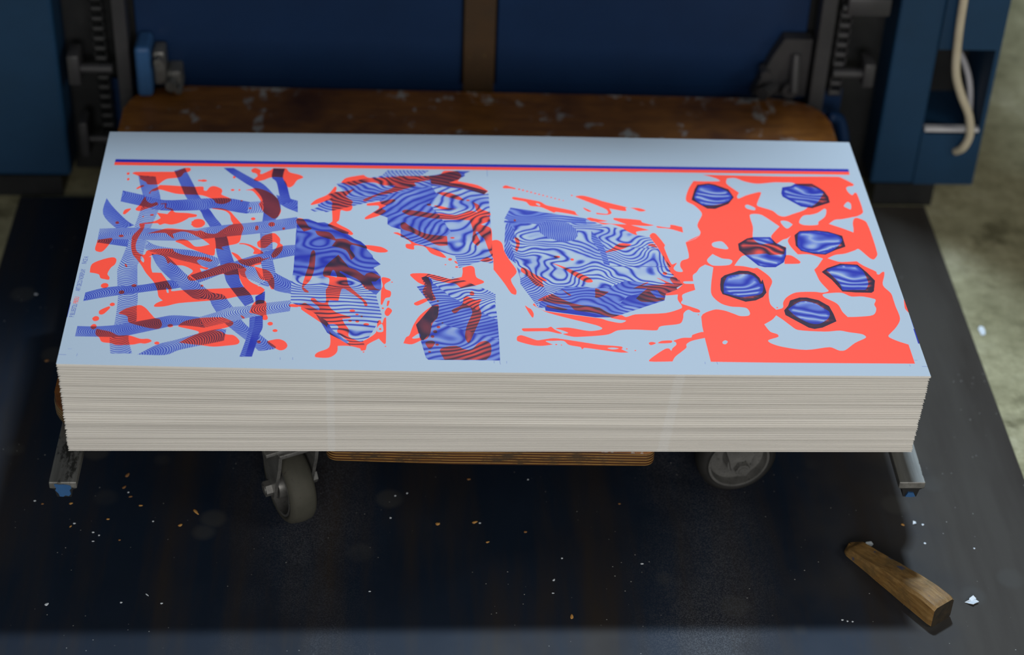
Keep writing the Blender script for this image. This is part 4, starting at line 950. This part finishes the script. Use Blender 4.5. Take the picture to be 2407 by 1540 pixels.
for i, b in enumerate(blues):
    fi = np.nonzero(top == i)[0]
    if not len(fi): continue
    vi = np.unique(F[fi]); pt = V[vi]; X, Y = pt[:, 0], pt[:, 1]
    lo = np.full(len(vi), b['lo']); hi = np.full(len(vi), b['hi']); h = np.zeros(len(vi))
    if b['t'] == 's':
        Cc = (b['L'] + b['R']) / 2; hw = np.linalg.norm(b['L'] - b['R'], axis=1) / 2
        seg = np.diff(Cc, axis=0); sl = np.linalg.norm(seg, axis=1) + 1e-9; cum = np.concatenate([[0], np.cumsum(sl)])
        best = np.full(len(vi), 1e9)
        for s in range(len(seg)):
            # blend coordinate between successive cross lines
            d = seg[s] / sl[s]; rel = pt - Cc[s]; tt = np.clip(rel @ d / sl[s], 0, 1)
            near = Cc[s] + tt[:, None] * seg[s]; dist = np.linalg.norm(pt - near, axis=1)
            w_ = hw[s] + (hw[min(s + 1, len(hw) - 1)] - hw[s]) * tt + 1e-6
            side = (rel[:, 0] * d[1] - rel[:, 1] * d[0]) / w_
            u = cum[s] + tt * sl[s]
            val = b['fr'] * (u + b['cv'] * w_ * (side ** 2))
            mk = dist < best; best[mk] = dist[mk]; h[mk] = val[mk]
        h += np.array([.55 * nz(x / 22, y / 22, i) + .12 * nz(x / 5, y / 5, i) for x, y in pt])
        ton = np.array([nz(x / 30, y / 30, i + 9) for x, y in pt])
        lo = np.clip(lo + .28 * ton, 0, 1)
    elif b['t'] == 'b':
        h = b['g'][0] * X + b['g'][1] * Y
        for cx, cy, rx, ry, A in b['bs']:
            h = h + A * np.exp(-(((X - cx) / rx) ** 2 + ((Y - cy) / ry) ** 2))
        if b['na']:
            h = h + b['na'] * np.array([nz(x / b['ns'], y / b['ns'] * 1.5, i) + .25 * nz(x / b['ns'] * 3, y / b['ns'] * 4, i) for x, y in pt])
            ton = np.array([nz(x / 38, y / 24, i + 9) for x, y in pt])
            lo = np.clip(lo + .35 * ton, 0, 1)
        if b['rim']:
            P = np.array(b['poly']); dm = np.full(len(vi), 1e9)
            for s in range(len(P)):
                a = P[s]; e = P[(s + 1) % len(P)] - a
                tt = np.clip(((pt - a) @ e) / (e @ e + 1e-9), 0, 1)
                dm = np.minimum(dm, np.linalg.norm(pt - a - tt[:, None] * e, axis=1))
            lo = np.where(dm < b['rim'], .85 + .15 * (dm < b['rim'] * .6), lo)
    look = {int(v): j for j, v in enumerate(vi)}
    jj = np.vectorize(look.get)(F[fi])
    ink[fi, :, 0] = h[jj]; ink[fi, :, 1] = lo[jj]; ink[fi, :, 2] = np.maximum(hi, 0)[jj]; ink[fi, :, 3] = b['k']
# 3D: top cap + thin skirt
top3d = [surf(x / SW, y / SD, 1.0) for x, y in V]
allv = [tuple(p) for p in top3d]; allf = F.tolist()
nf0 = len(allf)
per = [(i / NS, 0) for i in range(NS + 1)] + [(1, j / 4) for j in range(1, 4)] + [(1 - i / NS, 1) for i in range(NS + 1)] + [(0, 1 - j / 4) for j in range(1, 4)]
b0 = len(allv); n = len(per)
allv += [tuple(surf(s, v, 1.0)) for s, v in per] + [tuple(surf(s, v, T_TOP + .0004)) for s, v in per]
for k in range(n): allf.append([b0 + k, b0 + (k + 1) % n, b0 + n + (k + 1) % n, b0 + n + k])
textf = []
def add_text(body, x0, y0, x1, y1):
    cu = bpy.data.curves.new('t', 'FONT'); cu.body = body; cu.size = 1.0; cu.resolution_u = 3
    to = bpy.data.objects.new('t', cu); C.objects.link(to)
    dg = bpy.context.evaluated_depsgraph_get(); me = to.evaluated_get(dg).to_mesh()
    vs = [v.co.copy() for v in me.vertices]; fs = [list(p.vertices) for p in me.polygons]
    wd = max(v.x for v in vs) - min(v.x for v in vs); mn = min(v.x for v in vs)
    d = Vector((x1 - x0, y1 - y0)); L = d.length; d.normalize(); nn = Vector((-d.y, d.x)); 
    base = len(allv)
    for v in vs:
        p = Vector((x0, y0)) + d * ((v.x - mn) / wd * L) + nn * ((v.y - .36) * 8.0)
        q = surf(p.x / SW, p.y / SD, 1.0); q.z += .00006
        allv.append(tuple(q))
    to.evaluated_get(dg).to_mesh_clear(); bpy.data.objects.remove(to); bpy.data.curves.remove(cu)
    return [[base + i for i in f] for f in fs]
for body, x0, y0, x1, y1, bl in TEXTS:
    fs = add_text(body, x0, y0, x1, y1); textf.append((len(allf), len(fs), bl)); allf += fs
me = bpy.data.meshes.new('printed_sheet'); me.from_pydata(allv, [], allf); me.update()
oa = me.attributes.new('orange', 'FLOAT', 'FACE'); ob = np.zeros(len(me.polygons)); ob[:nf0] = orange
ia = me.attributes.new('ink', 'FLOAT_COLOR', 'CORNER'); li = np.zeros((len(me.loops), 4)); li[:, 3] = 1
li[:nf0 * 3] = ink.reshape(-1, 4)
for st, cnt, bl in textf:
    for p in range(st, st + cnt):
        po = me.polygons[p]
        if bl: li[po.loop_start:po.loop_start + po.loop_total] = (0, .75, .75, 1)
        else: ob[p] = 1
oa.data.foreach_set('value', ob); ia.data.foreach_set('color', li.ravel())
mi = np.zeros(len(me.polygons), int); mi[nf0:nf0 + n] = 1
ts = obj('printed_sheet', me, [M['print'], M['paper_edge']])
me.polygons.foreach_set('material_index', mi)
tag(ts, 'top printed sheet with blue striped shapes and fluorescent orange splashes', 'printed sheet')

# ------------------------------------------------------------------ wooden wedge
wd = None
A_ = Vector((.4475, .0175)); Bv = Vector((.5370, -.1120)); dr = (Bv - A_); Lw = dr.length; ang = math.atan2(dr.y, dr.x)
bm = bmesh.new(); rings = []
NW = 26
for i in range(NW + 1):
    s = i / NW
    hw = (.0150 + .0030 * s) * (min(1, (.18 + math.sqrt(max(0, 1 - (1 - s / .085) ** 2)) * .82)) if s < .085 else 1)
    ht = .010 + .023 * min(1, s / .80)
    hw *= 1 + .03 * noise.noise(Vector((s * 5, 0, 0))); ht += .0010 * noise.noise(Vector((s * 7, 3, 0)))
    if s > .97: hw *= .93; ht *= .95
    b = .0035
    sec = [(-hw + b, 0), (hw - b, 0), (hw, b * .8), (hw, ht - b), (hw - b, ht), (-hw + b, ht), (-hw, ht - b), (-hw, b * .8)]
    if s < .04: sec = [(x, z * .7 + .001) for x, z in sec]
    rings.append([bm.verts.new(Vector((s * Lw, x, z))) for x, z in sec])
for A, Bn in zip(rings, rings[1:]):
    for k in range(8): bm.faces.new((A[k], A[(k + 1) % 8], Bn[(k + 1) % 8], Bn[k]))
bm.faces.new(rings[0]); 
endf = bm.faces.new(rings[-1])
bmesh.ops.subdivide_edges(bm, edges=[e for e in bm.edges], cuts=1)
t = NT('wedge_end_grain'); t.col(t.ramp(t.noise(t.obco(), 120, 4), [(.3, (.010, .008, .005)), (.7, (.030, .020, .009))])); t.set(Roughness=.7)
bm.faces.ensure_lookup_table()
for f in bm.faces:
    if all(v.co.x > Lw - 1e-5 for v in f.verts): f.material_index = 1
wo = obj('wooden_wedge', bm, [M['wedge'], t.m], auto=.7)
wo.location = (A_.x, A_.y, ZP); wo.rotation_euler = (0, 0, ang)
tag(wo, 'worn brown wooden wedge lying on the dark floor plate', 'wedge')

# ------------------------------------------------------------------ scraps and chips
def scrap(name, x, y, pts, z, mat, th=.0006, curl=.0015):
    bm = bmesh.new(); n = len(pts)
    lo = [bm.verts.new((a * .001, b * .001, .0002 + curl * abs(math.sin(i * 1.7)))) for i, (a, b) in enumerate(pts)]
    hi = [bm.verts.new(v.co + Vector((0, 0, th))) for v in lo]
    c0 = bm.verts.new((0, 0, .0001)); c1 = bm.verts.new((0, 0, .0001 + th))
    for i in range(n):
        j = (i + 1) % n
        bm.faces.new((lo[i], lo[j], hi[j], hi[i])); bm.faces.new((c0, lo[j], lo[i])); bm.faces.new((c1, hi[i], hi[j]))
    o = obj(name, bm, mat); o.location = (x, y, z); return o
tag(scrap('paper_scrap', .4742, .0218, [(-4, -3), (3, -4), (6, 0), (4, 4), (-3, 3.5)], ZP, M['scrap']), 'small white paper scrap touching the thin end of the wooden wedge', 'paper scrap', 'white paper scraps')
tag(scrap('paper_scrap', .5830, -.0770, [(-9, -2), (-4, -1), (-2, 4), (3, 7), (6, 3), (5, 0), (8, -3), (2, -6), (0, -8), (-5, -5)], ZP, M['scrap'], curl=.003), 'torn white paper scrap right of the thick end of the wedge', 'paper scrap', 'white paper scraps')
tag(scrap('paper_scrap', .7230, .4722, [(-3, -9), (2, -10), (5, 0), (4, 9), (-1, 12), (-5, 4)], ZF, M['scrap']), 'pale oval scrap lying on the bare concrete right of the plate', 'paper scrap', 'white paper scraps')
tag(scrap('paper_scrap', .540, .061, [(-2, -2), (2, -2), (2.5, 2), (-1, 3)], ZP, M['scrap']), 'tiny white flake on the plate beyond the right fork bar end', 'paper scrap', 'white paper scraps')
CHIPS = [(-0.4627, 0.1474, 8.5, 4.25, 1.2, 1), (-0.4641, 0.1239, 6.8, 3.4, 1, 1), (-0.5267, 0.0933, 5.1, 3.4, 0.3, 0), (-0.4393, 0.0897, 5.1, 2.55, 0, 0), (-0.369, 0.0783, 11.9, 3.8249999999999997, -1.0, 0), (-0.3863, 0.0541, 5.95, 4.25, 0.6, 0), (-0.4769, 0.0646, 4.25, 2.55, 0, 0), (-0.53, -0.083, 5.95, 4.25, 0.8, 2), (-0.4136, -0.0674, 5.95, 1.7, -0.8, 2), (-0.5725, 0.0978, 3.4, 2.55, 0, 2), (-0.5621, 0.0923, 3.4, 2.55, 0, 1), (-0.454, 0.1063, 5.1, 2.55, 0.2, 1), (-0.5173, 0.0567, 3.4, 2.55, 0, 2), (-0.5212, 0.0513, 4.25, 2.125, 1, 0), (-0.0253, 0.1418, 5.1, 3.4, 0, 1), (-0.0658, 0.0577, 5.95, 5.1, 0.5, 0), (-0.0192, 0.061, 7.6499999999999995, 3.8249999999999997, 0.4, 0), (-0.0128, 0.0594, 3.4, 2.55, 0, 2), (0.0439, 0.0434, 4.25, 3.4, 0, 1), (-0.004, 0.0248, 5.1, 2.55, 0.4, 0), (0.0934, -0.1029, 8.5, 3.8249999999999997, 1.5, 0), (0.0752, -0.0414, 4.25, 2.55, 1, 2), (0.1856, -0.0131, 4.25, 2.125, 0, 2), (0.1663, 0.0958, 3.4, 2.55, 0, 1), (-0.1046, 0.1145, 2.55, 2.55, 0, 2), (-0.1197, 0.1096, 2.55, 2.55, 0, 2), (-0.1251, 0.0684, 2.975, 2.55, 0, 2), (0.5249, 0.0584, 5.1, 3.4, -0.8, 0), (0.5507, 0.0585, 3.4, 3.4, 0, 2), (0.5464, 0.0243, 3.4, 3.4, 0, 2), (-0.6011, 0.3824, 5.95, 5.1, 0, 1), (-0.6397, 0.5355, 5.1, 4.25, 0, 2), (-0.4921, 0.0407, 3.4, 2.55, 0, 2), (-0.49, 0.0247, 3.4, 1.7, 0, 2), (-0.4841, 0.0354, 2.55, 2.55, 0, 2), (-0.4576, 0.1143, 2.55, 2.55, 0, 2), (-0.458, 0.0271, 3.4, 2.55, 0, 1), (-0.4207, 0.0609, 2.55, 2.55, 0, 2), (-0.1483, -0.0613, 3.4, 1.7, 0, 2), (0.073, -0.0639, 3.4, 1.7, 0, 2), (0.0872, -0.0037, 2.55, 2.55, 0, 2), (-0.3949, -0.0815, 3.4, 2.55, 0, 2), (-0.4428, -0.0801, 3.4, 2.55, 0, 2), (0.4188, -0.1084, 3.4, 2.55, 0, 2), (0.4246, -0.1105, 2.55, 2.55, 0, 2), (0.4307, -0.1112, 2.55, 2.55, 0, 2), (0.6072, 0.0152, 2.55, 2.55, 0, 2), (0.0512, 0.1414, 2.55, 1.7, 0, 2)]
chip_objs = []
for n_, (x, y, ln, wd_, a, kind) in enumerate(CHIPS):
    bm = bmesh.new()
    bmesh.ops.create_icosphere(bm, subdivisions=2, radius=1)
    for v in bm.verts:
        k = 1 + .25 * noise.noise(v.co * 2 + Vector((n_ * 3, 0, 0)))
        v.co = Vector((v.co.x * ln / 2 * k * .001, v.co.y * wd_ / 2 * k * .001 * (1 - .3 * v.co.x), (v.co.z * .5 + .5) * .0009))
    o = obj('wood_chip' if kind < 2 else 'paper_flake', bm, (M['chip'], M['chip_brown'], M['scrap'])[kind], smooth=True)
    o.location = (x, y, ZP); o.rotation_euler = (0, 0, a)
    chip_objs.append((kind, x, y, o))
MARKS = [('the left caster wheel', -.25, .07), ('the right caster wheel', .31, .12), ('the thin end of the wooden wedge', .45, .02), ('the thick end of the wooden wedge', .537, -.112),
         ('the blue end of the left lift bar', -.505, -.03), ('the end of the right lift bar', .499, -.02), ('the middle of the plywood deck front', 0, 0), ('the lower left corner of the photo', -.58, -.15)]
seen = {}
for kind, x, y, o in chip_objs:
    dd = sorted((math.hypot(x - mx, y - my), nm) for nm, mx, my in MARKS)
    seen.setdefault((kind, dd[0][1]), []).append((dd[0][0], o))
KN = (('yellow wood chip', 'wood chip', 'yellow wood chips on the floor plate'), ('brown wood chip', 'wood chip', 'brown wood chips on the floor plate'), ('white paper flake', 'paper flake', 'white flakes on the floor plate'))
for (kind, nm), lst in seen.items():
    for r, (d_, o) in enumerate(sorted(lst, key=lambda q: q[0])):
        tag(o, '%s, %s to %s' % (KN[kind][0], 'nearest' if r == 0 else ordinal(r + 1) + ' nearest', nm), KN[kind][1], KN[kind][2])

# put the concrete floor at height zero
for o in bpy.data.objects:
    if o.parent is None: o.location.z += -ZF
